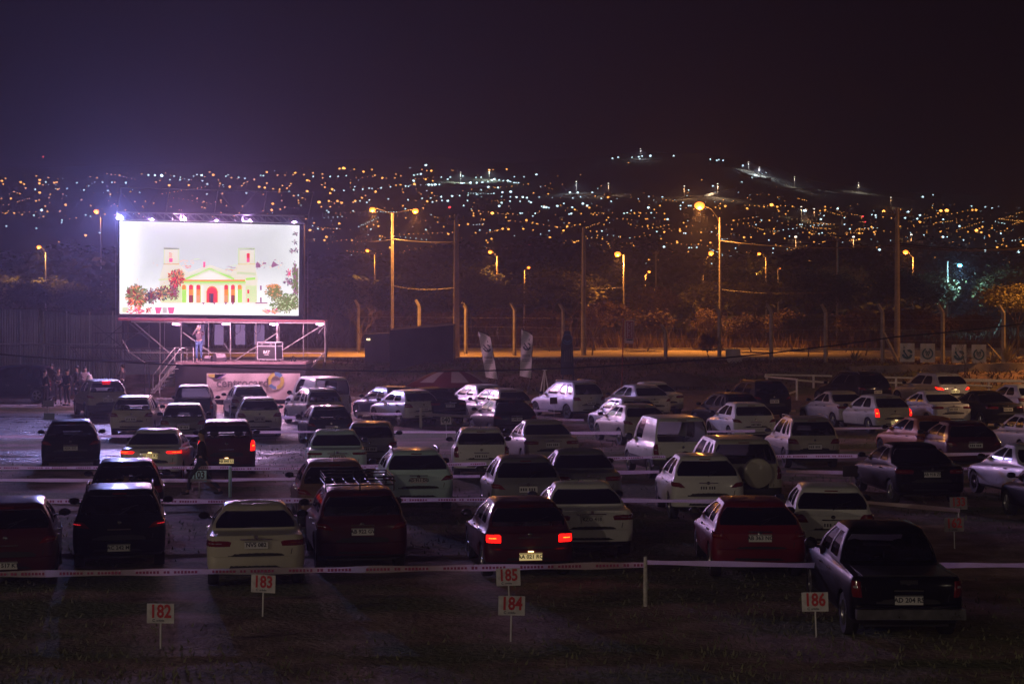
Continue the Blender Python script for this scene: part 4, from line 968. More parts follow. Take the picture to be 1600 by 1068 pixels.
street_lamp('tall street lamp with two curved arms right of the screen', 613, 333, 112, (649, 329), 3800, arm2=(582, 327), gs=.3)
street_lamp('tallest single street lamp in front of the hill, blazing orange', 1125, 340, 124, (1093, 321), 7000, gs=.55)
street_lamp('small street lamp left of the twin lamp pole', 586, 398, 165, (574, 391), 900, gs=.26)
street_lamp('street lamp standing between the twin lamp and the middle poles', 777, 400, 150, (766, 393), 1500, gs=.26)
street_lamp('short street lamp with a weak orange bulb by the dark sign totem', 819, 422, 160, (826, 417.5), 500, gs=.2)
street_lamp('bright orange street lamp above the framed sign on its pole', 975, 398, 140, (965, 396.5), 2600, gs=.38)
street_lamp('low street lamp among trees right of the bright orange one', 1008, 430, 175, (1014, 424), 500, gs=.2)
street_lamp('orange street lamp on a leaning arm beside the tallest lamp', 1098, 430, 170, (1111, 395), 1500, gs=.38)
street_lamp('street lamp with a pinkish bulb right of the tallest lamp', 1197, 402, 165, (1186, 396), 700, gs=.24)
street_lamp('stubby orange lamp below the pinkish one', 1181, 425, 175, (1188, 423.5), 350, gs=.22)
street_lamp('orange street lamp just right of the tall dark utility pole', 1427, 402, 165, (1415, 393.5), 1500, gs=.38)
street_lamp('street lamp with a cyan white light near the right edge', 1480, 408, 150, (1499.5, 414), 2200, col=(.35, .8, 1), white=True, gs=.3)
street_lamp('yellow street lamp at the far left edge', 72, 394, 150, (61, 385.5), 1200, gs=.28, col=(1, .5, .14))
street_lamp('orange lamp glowing left of the top corner of the screen', 158, 340, 190, (150.5, 330), 900, gs=.42)
street_lamp('pale pole lamp at the centre right below the city', 1216, 420, 165, (1219, 419), 60, gs=.08, light=False)
street_lamp('street lamp just outside the right edge of the photo', 1715, 345, 99, (1680, 337), 4200)
# two sodium lamps of the access road behind and beside the viewer; right one added to brighten the banners
M_off = M_pole
for (x, y, lb) in ((30.5, 70, 'added street lamp right outside the photo'), (-44, 24, 'sodium street lamp left outside the photo, nearer one'), (-47, 52, 'sodium street lamp left outside the photo, farther one')):
    t = thing('street_lamp', lb, 'street lamp', (x, y, 0), 0, 'street lamps of the access road'); b = MB(); b.tube([(0, 0, 0), (0, 0, 8.6)], .08, 8); b.build('pole', M_pole, t, 60)
    b = MB(); b.tube([(0, 0, 8.5), (1.2, 0, 8.9)], .04, 6); b.build('arm', M_pole, t, 60); b = MB(); b.sphere((1.4, 0, 8.9), (.4, .2, .1), 10); h = b.build('lamp_head', M_galv, t, 60)
    b = MB(); b.sphere((1.4, 0, 8.8), (.25, .15, .1), 10); b.build('bulb', E_sod, h, 60); spot('lamp_light', t, (1.4, 0, 8.5), (1, .55, .26) if x > 0 else (1, .5, .16), 4200 if x > 0 else 1900, 176 if x > 0 else 140, .12)
for (x, y, z, pw, lb) in ((-58, -8, 19, 17000, 'sodium street lamp of the access road, left behind the viewer'), (-28, -52, 19, 15000, 'sodium street lamp of the access road, farthest behind the viewer'), (44, -42, 19, 9000, 'sodium street lamp of the access road, right behind the viewer')):
    t = thing('street_lamp', lb, 'street lamp', (x, y, 0), 0, 'street lamps of the access road'); b = MB(); b.tube([(0, 0, 0), (0, 0, z)], .1, 8); b.build('pole', M_pole, t, 60)
    b = MB(); b.tube([(0, 0, z - .1), (0, 1.2, z + .3)], .05, 6); b.build('arm', M_pole, t, 60); b = MB(); b.sphere((0, 1.4, z + .3), (.2, .4, .1), 10); h = b.build('lamp_head', M_galv, t, 60)
    b = MB(); b.sphere((0, 1.4, z + .2), (.15, .25, .1), 10); b.build('bulb', E_sod, h, 60); spot('lamp_light', t, (0, 1.4, z - .15), (1, .78, .60), pw * .75, 62, .2, aim((x, y + 1.4, z), (2, 48, 0)))
# utility poles and their wires
def upole(label, px, ytop, Y, arms=(), lean=0, r=.14):
    p = gp(px, Y); t = thing('utility_pole', label, 'utility pole', p, 0, 'utility poles'); top = at(px, ytop, Y) - t.location
    b = MB(); b.tube([(0, 0, -.3), (lean, 0, top.z)], [r * 1.25, r * .8], 8); b.build('pole', M_polec, t, 60)
    for (dy, hw) in arms:
        b = MB(); b.box((lean, 0, top.z - dy), (hw * 2, .1, .12)); 
        for k in (-.9, -.3, .3, .9): b.lathe([(.03, 0), (.05, .08), (.02, .16)], (lean + k * hw, 0, top.z - dy + .06), 6)
        b.build('crossarm', mat('crossarm_wood', (.12, .09, .07), .8), t, 40)
    return t
upole('dark utility pole between the twin lamp and the first feather flag', 713, 335, 108, ((.3, .5), (5.5, .45)), r=.17)
upole('thin dark utility pole left of the bright orange lamp', 912, 355, 112, ((.3, .4),))
upole('tall dark utility pole crossing the city lights at the right', 1402, 325, 104, ((.4, .9),), r=.15)
upole('short pole with a crossarm under the right part of the city', 1308, 372, 150, ((.2, .9),), r=.1)
upole('thin pale pole between the orange lamp and the tallest lamp', 1025, 392, 150, ((.2, .3),), r=.07)
def wire(label, pts, r=.018, m=None, sag=.4, name='overhead_wire', cat='wire', group='overhead wires'):
    b = MB(); P = []
    for a, c in zip(pts, pts[1:]):
        for i in range(9):
            t = i / 8; p = Vector(a).lerp(Vector(c), t); p.z -= sag * 4 * t * (1 - t); P.append(p)
    b.tube(P, r, 4); o = b.build(name, m or M_black, None, 60); return tag(o, label, cat, group)
M_wire = mat('street_wire', (.04, .036, .034), .5)  # plain dark wire colour
wire('pale wire from the twin lamp pole to the dark utility pole', [at(613, 373, 112), at(713, 378, 108)], .03, M_wire, .1)
wire('lower pale wire from the twin lamp pole towards the right', [at(613, 446, 112), at(713, 448.5, 108), at(975, 449, 140)], .02, M_wire, .2)
wire('faint wire left of the twin lamp pole', [at(560, 376, 115), at(613, 373.5, 112)], .02, M_wire, .1)
wire('pale wire running right from the tallest lamp', [at(1125, 376, 124), at(1402, 383, 104), at(1640, 384, 104)], .035, mat('dark_wire', (.05, .04, .04), .6), .3)
wire('upper dark wire across the right part of the city', [at(1125, 372, 124), at(1308, 377, 130), at(1402, 380, 104), at(1640, 381, 104)], .03, M_black, .3)
wire('long faint wire low across the trees on the right', [at(1125, 452, 124), at(1300, 456, 120)], .02, M_wire, .2)
wire('thick dark cable sagging across the whole photo in front of the fence', [at(-30, 550, 76), at(200, 566, 76), at(560, 579, 76), at(830, 577, 76), at(1120, 560, 76), at(1400, 526, 76), at(1640, 500, 76)], .03, M_black, .05, 'cable', 'cable', None)
# ================================================================== FENCE WITH BENT CONCRETE POSTS
fe = thing('chain_link_fence', 'wire fence on bent-topped concrete posts along the street', 'fence', gp(1100, 98.6)); fo = fe.location
posts = [(655, 466, 118), (728, 470, 115), (804, 472, 111), (880, 473, 107), (1040, 476, 103), (1124, 476, 101), (1205, 475, 99.5), (1290, 475, 98.8), (1379, 475, 97.8), (1473, 476, 97), (1568, 477, 96.4), (560, 466, 122)]
tops = {}
for (px, yt, Y) in posts:
    p = gp(px, Y); top = at(px, yt + 12, Y); b = MB(); r = .12
    if px == 1040: top = at(px, 518, Y)
    b.tube([p - fo - Vector((0, 0, .3)), top - fo], [r, r * .9], 4); b.tube([top - fo, top - fo + Vector((-.24, 0, .42))], [r * .9, r * .75], 4)
    if px == 1379: b.tube([at(1381, 520, Y) - fo, gp(1404, Y) - fo + Vector((0, 0, 0))], .09, 4)
    b.build('post', M_conc, fe, 30); tops[px] = top
b = MB(); sp = sorted(posts)
for a, c in zip(sp, sp[1:]):
    A, C_ = gp(a[0], a[2]), gp(c[0], c[2]); hA, hC = 2.3, 2.3
    for k in range(5): b.tube([A + Vector((0, 0, .1 + hA * k / 4)) - fo, C_ + Vector((0, 0, .1 + hC * k / 4)) - fo], .008, 3)
b.build('strand_wire', M_galv, fe, 60)
# low retaining wall under the right part of the fence
rw_ = thing('retaining_wall', 'low rough concrete wall below the four banners', 'wall', gp(1480, 95)); ro = rw_.location
b = MB(); vs = []; n = 24
for i in range(n + 1):
    px = 1330 + 330 * i / n; yt = lerp(572, 565, i / n) + .8 * math.sin(i * 1.7); a_ = at(px, yt, 95.2 + .2 * math.sin(i)); g_ = gp(px, 94.6); g_.z -= .3
    vs += [g_ - ro, a_ - ro, a_ - ro + Vector((0, .4, 0)), g_ - ro + Vector((0, .8, 0))]
b.add(vs, [(i * 4 + j, i * 4 + 4 + j, i * 4 + 5 + j, i * 4 + 1 + j) for i in range(n) for j in range(3)] + [(0, 1, 2, 3)]); b.build('wall_body', mat('rough_concrete', (.20, .18, .19), .9, noise=.4, nscale=2, bump=.8), rw_, 40)
# banners hanging on the fence
M_cloth = mat('banner_fabric', (.70, .69, .70), .8, noise=.08, nscale=2); M_teal = mat('teal_print', (.06, .16, .2), .7)
def fence_banner(px0, px1, y0, y1, kind, label):
    Y = 96.6; t = thing('fence_banner', label, 'banner', at((px0 + px1) / 2, y1, Y), 0, 'banners tied to the fence'); o = t.location
    f = lambda x, y, off=0: at(x, y, Y - off) - o
    b = MB(); vs = [f(lerp(px0, px1, i / 8), lerp(y0, y1, j / 8), .05 * math.sin(i * 1.3 + j * .8 + px0)) for j in range(9) for i in range(9)]
    b.add(vs, [(j * 9 + i, j * 9 + i + 1, (j + 1) * 9 + i + 1, (j + 1) * 9 + i) for i in range(8) for j in range(8)]); b.build('cloth', M_cloth, t, 60)
    b = MB(); cx, cy_ = (px0 + px1) / 2, (y0 + y1) / 2 + 1; g = lambda x, y: f(x, y, .09)
    if kind == 'wave':
        ringseg(b, cx, cy_ + 1, 4.5, 8.5, R(185), R(350), 0, g); ringseg(b, cx + 3, cy_ - 1, 1.2, 5, R(-20), R(130), 0, g)
        b.poly([g(cx - 7, cy_ - 3), g(cx - 5, cy_ - 4.5), g(cx + 3, cy_ + 7), g(cx + 1, cy_ + 8)], 0); b.poly([g(cx - 5.4, cy_ - 11), g(cx - 4.4, cy_ - 11), g(cx - 4.2, cy_ - 7), g(cx - 5.8, cy_ - 7)], 0); ringseg(b, cx - 5, cy_ - 4, .3, 1.6, 0, 6.28, 0, g)
    else:
        ringseg(b, cx, cy_, 6.6, 9, R(110), R(430), 0, g)
        for s in (-1, 1): b.poly([g(cx + .2 * s, cy_ + 5), g(cx + 1.5 * s, cy_ + 4), g(cx + 4.2 * s, cy_ - 4), g(cx + 2.4 * s, cy_ - 4)], 0)
        b.text('Y', Matrix.Translation(g(cx, cy_ - 1)) @ facing(), .3, 0)
    b.build('emblem', M_teal, t)
fence_banner(1406, 1429, 536, 565, 'wave', 'white fence banner with a wave emblem, leftmost of the four')
fence_banner(1438, 1461, 536.5, 566, 'wreath', 'white fence banner with a wreath emblem left of a fence post')
fence_banner(1487, 1510, 538, 567, 'wave', 'white fence banner with a wave emblem behind a bare shrub')
fence_banner(1518, 1541, 538, 567, 'wreath', 'white fence banner with a wreath emblem, rightmost of the four')
t = thing('paper_notice', 'crumpled white notice hanging on the fence under dry leaves', 'notice', at(1145, 572, 98)); o = t.location; b = MB()
vs = [at(1134 + 23 * i / 5 + (2 if j > 2 else 0), 545 + 27 * j / 5, 98 - .08 * math.sin(i * 2 + j)) - o for j in range(6) for i in range(6)]
b.add(vs, [(j * 6 + i, j * 6 + i + 1, (j + 1) * 6 + i + 1, (j + 1) * 6 + i) for i in range(5) for j in range(5)]); b.build('sheet', mat('grey_paper', (.38, .36, .34), .8), t, 60)
# ================================================================== FEATHER FLAGS, TOTEM, SIGN ON POLE, CONTAINER, CANOPY
def flag(px, py0, py1, lean, Y, label, mirror=1):
    base = gp(px + lean * 1.25, Y); t = thing('feather_flag', label, 'flag', base, 0, 'feather flags by the parked cars'); o = t.location
    ph = py1 - py0; f = lambda u, v, off=0: at(px + (u * 18 + lean * v) , py0 + v * ph, Y - off) - o
    b = MB(); n = 16; vs = []
    for j in range(n + 1):
        v = j / n; tp = max(0, 1 - v / .14)
        if mirror > 0: ul, ur = -.5 + 0 * tp, .5 - .95 * tp ** 1.6
        else: ul, ur = -.5, .5 - .95 * tp ** 1.6
        vb = v * (1 + .0) ; 
        for i in range(6): u = lerp(ul, ur, i / 5); vs.append(f(u, vb + (.05 * (u + .5) if j == n else 0), .06 * math.sin(i + j * .7)))
    b.add(vs, [(j * 6 + i, j * 6 + i + 1, (j + 1) * 6 + i + 1, (j + 1) * 6 + i) for i in range(5) for j in range(n)]); b.build('cloth', mat('flag_cloth', (.72, .70, .72), .8), t, 60)
    b = MB(); b.tube([(0, .05, 0), f(.5, 1, -.05), f(.5, .5, -.05), f(.5, .18, -.05), f(.3, .05, -.05), f(-.45, 0, -.05)], .02, 5); b.build('pole', M_black, t, 60)
    b = MB(); g = lambda x, y: f((x) / 18, y / ph, .1)
    ringseg(b, .5, .36 * ph, 3.6, 6.4, R(180), R(352), 0, g); ringseg(b, 2.5, .33 * ph, 1, 3.4, R(-30), R(120), 0, g); b.poly([g(-5, .30 * ph), g(-3.6, .28 * ph), g(4, .43 * ph), g(2.4, .45 * ph)], 0); b.poly([g(3, .19 * ph), g(3.8, .19 * ph), g(4, .24 * ph), g(2.8, .24 * ph)], 0)
    b.build('emblem', mat('flag_print', (.12, .13, .17), .7), t); b = MB()
    for k, y in enumerate((.54, .57, .63, .67)):
        for q_ in range(6): b.poly([g(-6 + q_ * 2.1, y * ph), g(-4.5 + q_ * 2.1, y * ph + .3), g(-4.5 + q_ * 2.1, y * ph + 1.4), g(-6 + q_ * 2.1, y * ph + 1.2)], 0)
    b.build('lettering', mat('flag_print', (.12, .13, .17), .7), t)
flag(756, 518, 589, 12, 86.5, 'white feather flag leaning right behind the parked cars')
flag(824, 515, 587, -3, 86.5, 'upright white feather flag left of the pale silver minivan', -1)
t = thing('sign_totem', 'dark blue board with a round ring emblem and upright lettering', 'sign', gp(886, 94)); o = t.location
f = lambda x, y, off=0: at(x, y, 94 - off) - o
b = MB(); P = [f(876, 585), f(897, 585), f(895, 540), (f(891, 517)), f(882, 517), f(877, 535)]; Q = [p + Vector((0, .2, 0)) for p in P]; n = len(P); b.add(P + Q, [tuple(range(n)), tuple(range(2 * n - 1, n - 1, -1))] + [(i, i + n, (i + 1) % n + n, (i + 1) % n) for i in range(n)]); b.tube([f(880, 585), f(878, 600)], .04, 5); b.tube([f(895, 580), f(896, 600)], .04, 5); b.build('board', mat('dark_board', (.015, .022, .05), .6), t)
b = MB(); g = lambda x, y: f(x, y, .05); ringseg(b, 886.5, 530, 7, 8.4, 0, 6.2832, 0, g, 24); ringseg(b, 886.5, 530, 2.6, 5.6, 3.3, 6.1, 0, g)
for x in (881.5, 885, 888.5, 892): b.poly([g(x, 565), g(x + 1.8, 565), g(x + 1.8, 544 + (x % 2) * 3), g(x, 544 + (x % 2) * 3)], 1)
b.build('emblem', [mat('blue_emblem', (.03, .09, .18), .6), mat('grey_emblem', (.08, .08, .1), .6)], t)
t = thing('pole_sign', 'white board with a red frame high on a thin red pole', 'sign', gp(971, 90)); o = t.location; f = lambda x, y, off=0: at(x, y, 90 - off) - o
b = MB(); b.tube([(0, 0, -.1), f(974.5, 499)], .035, 6); b.build('pole', mat('dull_red_pole', (.22, .05, .05), .6), t, 60)
b = MB(); P = [f(976, 536), f(989.5, 537), f(991.5, 500.5), f(976.5, 500)]; Q = [p + Vector((0, .04, 0)) for p in P]; b.add(P + Q, [(0, 1, 2, 3), (7, 6, 5, 4), (0, 4, 5, 1), (1, 5, 6, 2), (2, 6, 7, 3), (3, 7, 4, 0)]); b.build('board', mat('pinkish_board', (.55, .42, .42), .7), t)
b = MB(); g = lambda x, y: f(x, y, .03)
def bar(x0, y0, x1, y1, mi=0): b.poly([g(x0, y1), g(x1, y1), g(x1, y0), g(x0, y0)], mi)
bar(978, 502, 989.5, 503.2); bar(978, 527, 989, 528.2); bar(978, 503.2, 979.2, 527); bar(988.3, 503.2, 989.5, 527); bar(979, 529.5, 988.5, 531.5, 1)
b.text('SALIDA', Matrix.Translation(g(984, 515)) @ facing() @ Matrix.Rotation(R(90), 4, 'Z'), .24, 0); b.build('lettering', [mat('dull_red_print', (.3, .04, .05), .7), M_dark], t)
cb = thing('container_cabin', 'dark container cabin with an orange lit roof edge', 'cabin', gp(650, 98)); o = cb.location
b = MB(); 
def hexa(A, Bq, C2, D2, dep, mi=0):
    P = [A, Bq, C2, D2]; Q = [p + dep for p in P]; b.add(P + Q, [(0, 1, 2, 3), (7, 6, 5, 4), (0, 4, 5, 1), (1, 5, 6, 2), (2, 6, 7, 3), (3, 7, 4, 0)], mi)
f = lambda x, y, Y: at(x, y, Y) - o
hexa(f(609, 606, 96), f(708, 610, 99), f(708, 507, 99), f(609, 515, 96), Vector((0, 4, 0))); b.build('container', mat('rusty_dark_sheet', (.05, .04, .05), .7, noise=.4, nscale=1), cb)
b = MB(); hexa(f(570, 606, 98), f(608, 606, 98), f(608, 520, 98), f(570, 522, 98), Vector((0, 3, 0))); b.build('side_block', mat('rusty_dark_sheet', (.05, .04, .05), .7), cb)
b = MB(); b.tube([f(611, 514.4, 96), f(708, 506.4, 99)], .06, 5); b.build('roof_edge', mat('lit_edge_tone', (.4, .3, .2), .6), cb)  # orange light on the roof edge put into a pale strip
for x in (574, 577): b = MB(); b.sphere(f(x, 530, 97.8), (.06, .06, .06), 8); b.build('small_lamp', emat('tiny_warm_lamp', (1, .7, .4), 2.2), cb)
cn = thing('striped_canopy', 'low domed canopy with red and white stripes behind the cars', 'canopy', gp(706, 91)); o = cn.location
b = MB(); n = 40; cz_ = .95; 
for i in range(n):
    a0, a1 = 2 * math.pi * i / n, 2 * math.pi * (i + 1) / n
    for j in range(6):
        r0, r1 = 2.4 * (1 - j / 6), 2.4 * (1 - (j + 1) / 6); hh = lambda r: .40 + cz_ * math.cos(r / 2.4 * 1.5)
        k = 0 if (i // 3) % 2 or j in (4, 5) else 1
        if j == 0: k = 0
        b.add([(r0 * math.cos(a0), .6 * r0 * math.sin(a0), hh(r0)), (r0 * math.cos(a1), .6 * r0 * math.sin(a1), hh(r0)), (r1 * math.cos(a1), .6 * r1 * math.sin(a1), hh(r1)), (r1 * math.cos(a0), .6 * r1 * math.sin(a0), hh(r1))], [(0, 1, 2, 3)], k)
b.build('fabric', [mat('red_canvas', (.09, .008, .012), .7), mat('white_canvas', (.28, .25, .26), .7)], cn, 60)
b = MB(); 
for a in range(6): t_ = a * math.pi / 3 + .3; b.tube([(2.2 * math.cos(t_), 1.3 * math.sin(t_), .45), (2.2 * math.cos(t_), 1.3 * math.sin(t_), 0)], .03, 5)
b.build('legs', M_galv, cn, 60)
# A-shaped tripod behind the minivan
t = thing('tripod_stand', 'small pale A-shaped stand behind the pale silver minivan', 'stand', gp(850, 87)); b = MB()
for dx, dy in ((-.25, -.2), (.3, -.1), (0, .3)): b.tube([(dx, dy, 0), (0.03, 0, 1.5)], .03, 5)
b.box((.03, 0, 1.5), (.2, .2, .06)); b.build('frame', M_white, t)
t = thing('traffic_cone', 'small orange and white marker block beside the silver group', 'cone', gp(909.5, 80)); b = MB(); b.box((0, 0, .02), (.36, .36, .04)); b.lathe([(.14, .04), (.1, .3), (.06, .5), (.03, .68), (.0, .69)], n=12); b.lathe([(.112, .26), (.082, .42)], n=12, mi=1)
b.build('cone_body', [mat('orange_plastic', (.6, .2, .05), .5), M_white], t, 50)
# ================================================================== NUMBER BOARDS
def board(px, ytop, ygr, num, col=None, red=True, pole=True, extra=0, w_=.40, h_=.29, tint=None, yaw=0, desc=''):
    p = at(px, ygr, 1); s = (ygr - YH) / HC; Y = F / s; g0 = ground((px - 800) / F * Y, Y); Y = F * (HC - g0) / (ygr - YH); X = (px - 800) / F * Y
    t = thing('number_board', desc, 'number sign', (X, Y, g0), R(yaw + random.uniform(-6, 6)), 'numbered boards on stakes'); t.rotation_euler[1] = R(random.uniform(-2.5, 2.5)); t.rotation_euler[0] = R(random.uniform(-3, 3))
    zt_ = HC + (YH - ytop) / F * Y - g0
    b = MB(); b.tube([(0, .02, -.1), (0, .02, zt_ - .03)], .014, 6); b.build('stake', M_white, t, 60)
    b = MB(); b.box((0, 0, zt_ - h_ / 2), (w_, .015, h_)); b.build('board', tint or M_paper, t)
    if num:
        b = MB(); b.text(num, Matrix.Translation((0, -.011, zt_ - h_ * .42)) @ facing() @ Matrix.Scale(.80, 4, (1, 0, 0)), .27, 0)
        b.text('C', Matrix.Translation((-.10, -.011, zt_ - h_ * .86)) @ facing(), .055, 1); b.text('ordoba', Matrix.Translation((.0, -.011, zt_ - h_ * .86)) @ facing(), .04, 1); b.build('digits', [M_red if red else M_dark, M_dark], t)
    return t
board(250.5, 942, 1012, '182', desc='white board reading 182 in the dark foreground')
board(410, 897, 962, '183', desc='white board reading 183 just below the tape')
board(798, 930.5, 1003, '184', desc='white board reading 184 below the board 185')
board(796, 887, 952, '185', desc='white board reading 185 touching the tape')
board(1275.5, 925, 995, '186', yaw=-4, desc='white board reading 186 before the black pickup truck')
board(311, 735, 775, '103', red=False, tint=mat('pale_blue_board', (.55, .88, .98), .6), desc='pale blue board reading 103 before the walking person')  # pale blue, brightened to stand for cyan light on the board
board(697.5, 651, 686, '040', red=False, desc='small board reading 040 left of the white boxy hatchback')
board(1492, 808, 858, '162', tint=mat('shaded_paper', (.26, .24, .24), .8), desc='dim board reading 162 above the black pickup truck')  # dim light on this board and the next put into darker paper
board(1499, 776, 822, '133', tint=mat('shaded_paper', (.26, .24, .24), .8), desc='dim board reading 133 behind the board 162')
board(75.5, 625, 645, '', tint=mat('grey_board', (.2, .19, .17), .7), w_=.5, desc='small blank greyish board on the pale lane at the left')
board(76, 645, 664, '', tint=mat('green_board', (.12, .2, .17), .7), w_=.45, desc='small greenish board nearer than the blank greyish one')
board(866, 620.5, 652, '', tint=mat('brown_board', (.12, .07, .06), .7), w_=.32, desc='small brown board before the pale silver minivan')
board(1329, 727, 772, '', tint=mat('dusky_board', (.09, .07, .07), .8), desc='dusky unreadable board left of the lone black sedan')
# ================================================================== TAPES AND STAKES
M_tape = mat('white_tape', (.72, .68, .72), .45)
_n = M_tape.node_tree; _tl = _n.nodes.new('ShaderNodeBsdfTranslucent'); _tl.inputs[0].default_value = (.90, .82, .90, 1); _mx = _n.nodes.new('ShaderNodeMixShader'); _mx.inputs[0].default_value = .7
_n.links.new(_n.nodes['Principled BSDF'].outputs[0], _mx.inputs[1]); _n.links.new(_tl.outputs[0], _mx.inputs[2]); _n.links.new(_mx.outputs[0], _n.nodes['Material Output'].inputs[0]); M_tink = mat('tape_ink', (.36, .06, .16), .6)
def tape(label, pts, Y, wd=.075, ink=True, group='barrier tapes between the rows', sag=.02):
    b = MB(); P = []
    for a, c in zip(pts, pts[1:]):
        n = max(2, int(abs(c[0] - a[0]) / 12))
        for i in range(n): t = i / n; P.append(at(lerp(a[0], c[0], t), lerp(a[1], c[1], t), lerp(a[2] if len(a) > 2 else Y, c[2] if len(c) > 2 else Y, t)))
    e = pts[-1]; P.append(at(e[0], e[1], e[2] if len(e) > 2 else Y))
    vs = []
    tw = random.uniform(0, 6)
    for i, p in enumerate(P):
        h = max(wd, .07) * .70 * (1 - .30 * (1 + math.sin(i * .45 + tw)) * .5); y_ = .012 * math.sin(i * .7 + tw)
        vs += [p + Vector((0, y_, -h)), p + Vector((0, -y_, h)), p + Vector((0, -y_ + .004, h)), p + Vector((0, y_ + .004, -h))]
    for i in range(len(P) - 1): b.add([vs[i * 4], vs[i * 4 + 4], vs[i * 4 + 5], vs[i * 4 + 1]], [(0, 1, 2, 3)]); b.add([vs[i * 4 + 3], vs[i * 4 + 7], vs[i * 4 + 6], vs[i * 4 + 2]], [(3, 2, 1, 0)])
    if ink:
        L_ = (P[-1] - P[0]).length; n = int(L_ / .058); rnd = random.Random(int(L_ * 100))
        for k in range(n):
            if (k % 11) in (7, 10) or k % 22 > 18: continue
            t0 = k / n * (len(P) - 1); i = min(len(P) - 2, int(t0)); p = P[i].lerp(P[i + 1], t0 - i); d = (P[i + 1] - P[i]).normalized(); hh = wd * rnd.uniform(.20, .28); x = rnd.uniform(.016, .022)
            b.add([p - d * x + Vector((0, -.016, -hh)), p + d * x + Vector((0, -.016, -hh)), p + d * x + Vector((0, -.016, hh)), p - d * x + Vector((0, -.016, hh))], [(0, 1, 2, 3)], 1)
    o = b.build('barrier_tape', [M_tape, M_tink], None, 30); return tag(o, label, 'barrier tape', group)
def stake(label, px, ytop, ygr, r=.03, m=None, lean=0):
    Y = F * HC / (ygr - YH); 
    for _ in range(4): Y = F * (HC - ground((px - 800) / F * Y, Y)) / (ygr - YH)
    p = gp(px, Y); b = MB(); top = at(px, ytop, Y); z = (top - p).z; b.tube([(0, 0, -.1), (lean * .3, .01, z * .4), (lean, 0, z)], [r, r * 1.1, r * .9], 7)
    o = b.build('stake', m or M_wood, None, 50); o.location = p; return tag(o, label, 'stake', 'wooden stakes carrying the tapes')
Y1 = F * HC / (946 - YH); stake('whitewashed stake joining two tapes in the foreground', 1008.5, 869, 946, .034)
tape('printed tape across the left foreground up to the front stake', [(-30, 897, Y1 - .6), (0, 896.5, Y1 - .6), (400, 891.5, Y1 - .3), (780, 886, Y1 - .1), (1008, 882, Y1)], Y1, .085)
tape('plain pale tape from the front stake to the pickup truck and beyond', [(1008, 878, Y1), (1240, 882.5, Y1 - .1), (1620, 882.5, Y1)], Y1, .05, False)
tape('printed tape behind the nearest car row', [(-30, 782.5), (345, 783), (442, 781.5), (760, 780)], 39.5, .08)
tape('thin tape behind the nearest car row at the centre', [(760, 780.5), (1000, 781.5), (1210, 784)], 39.5, .05, False)
tape('slack tape running down towards the dim boards', [(1345, 783.5, 39.5), (1420, 790, 38.7), (1500, 797, 37.6)], 39, .05, False)
Y3 = F * HC / (775 - YH)
stake('square pale blue post at the gap beside board 103', 359.5, 728, 775.5, .045, mat('cyan_lit_blue', (.55, .88, .98), .6))  # post colour carries the same cyan light as the board
tape('upper tape from the left edge to the pale blue post', [(-30, 730.5), (359, 730)], Y3, .06)
tape('lower tape from the left edge to the pale blue post', [(-30, 749.5), (359, 750.5)], Y3, .04, False)
tape('upper tape right of the pale blue post', [(360, 732), (460, 731.5), (700, 725.5), (760, 724)], Y3 + .05, .06)
tape('lower tape right of the pale blue post', [(360, 749), (460, 747.5), (750, 743.5)], Y3 + .05, .04, False)
tape('upper tape in the second row right of centre', [(947, 716.3), (1040, 713)], Y3 + 2.5, .07)
tape('lower tape in the second row right of centre', [(955, 738.3), (1030, 736.5)], Y3, .04, False)
tape('double tape left of the lone black sedan', [(1205, 712.8), (1340, 712)], Y3 + 4, .09)
tape('faint low tape left of the lone black sedan', [(1228, 736), (1322, 738)], Y3 + 2, .03, False)
tape('tape right of the lone black sedan', [(1484, 732), (1540, 731)], Y3 + 1, .07)
tape('thin tape behind the lone black sedan', [(1470, 710), (1600, 707)], Y3 + 5, .03, False)
tape('thin tape across the wet lane', [(-30, 681.7), (62, 681.8), (180, 681), (310, 680)], 61, .05, False)
tape('tape crossing behind the pale blue sedan', [(395, 675), (487, 674.2), (626, 674.7), (712, 674.8)], 62, .05, False)
tape('thick tape right of the beige sedan', [(885, 676), (970, 676)], 62, .085, False)
tape('tape left of the beige estate with rails', [(1103, 674), (1180, 672.8)], 62, .07, False)
tape('tape below the white hatchback with red lights', [(1296, 669.5), (1420, 668)], 64, .06, False)
Y5 = F * HC / (668 - YH); stake('whitewashed stake before the large black sedan', 657.5, 636, 669, .055)
tape('wide tape from the dark cars to the stake', [(556, 645.5), (600, 646.5), (657, 646)], Y5, .10, False)
tape('wide tape right of the stake by board 040', [(658, 647), (740, 650.5)], Y5, .10, False)
tape('short tape left of the blue hatchback', [(438, 652), (462, 652)], Y5, .09, False)
tape('tape in front of the pale silver minivan', [(820, 641), (880, 641.8), (918, 640.8)], 78, .06, False)
tape('lower tape in front of the pale silver minivan', [(822, 654.3), (912, 655.8)], 74, .05, False)
tape('short tape left of the beige sedan in the far row', [(1203, 641.3), (1243, 641.5)], 78, .07, False)
tape('thin tape across the pale lane at the left', [(-30, 644), (112, 643.5)], 81, .05, True)
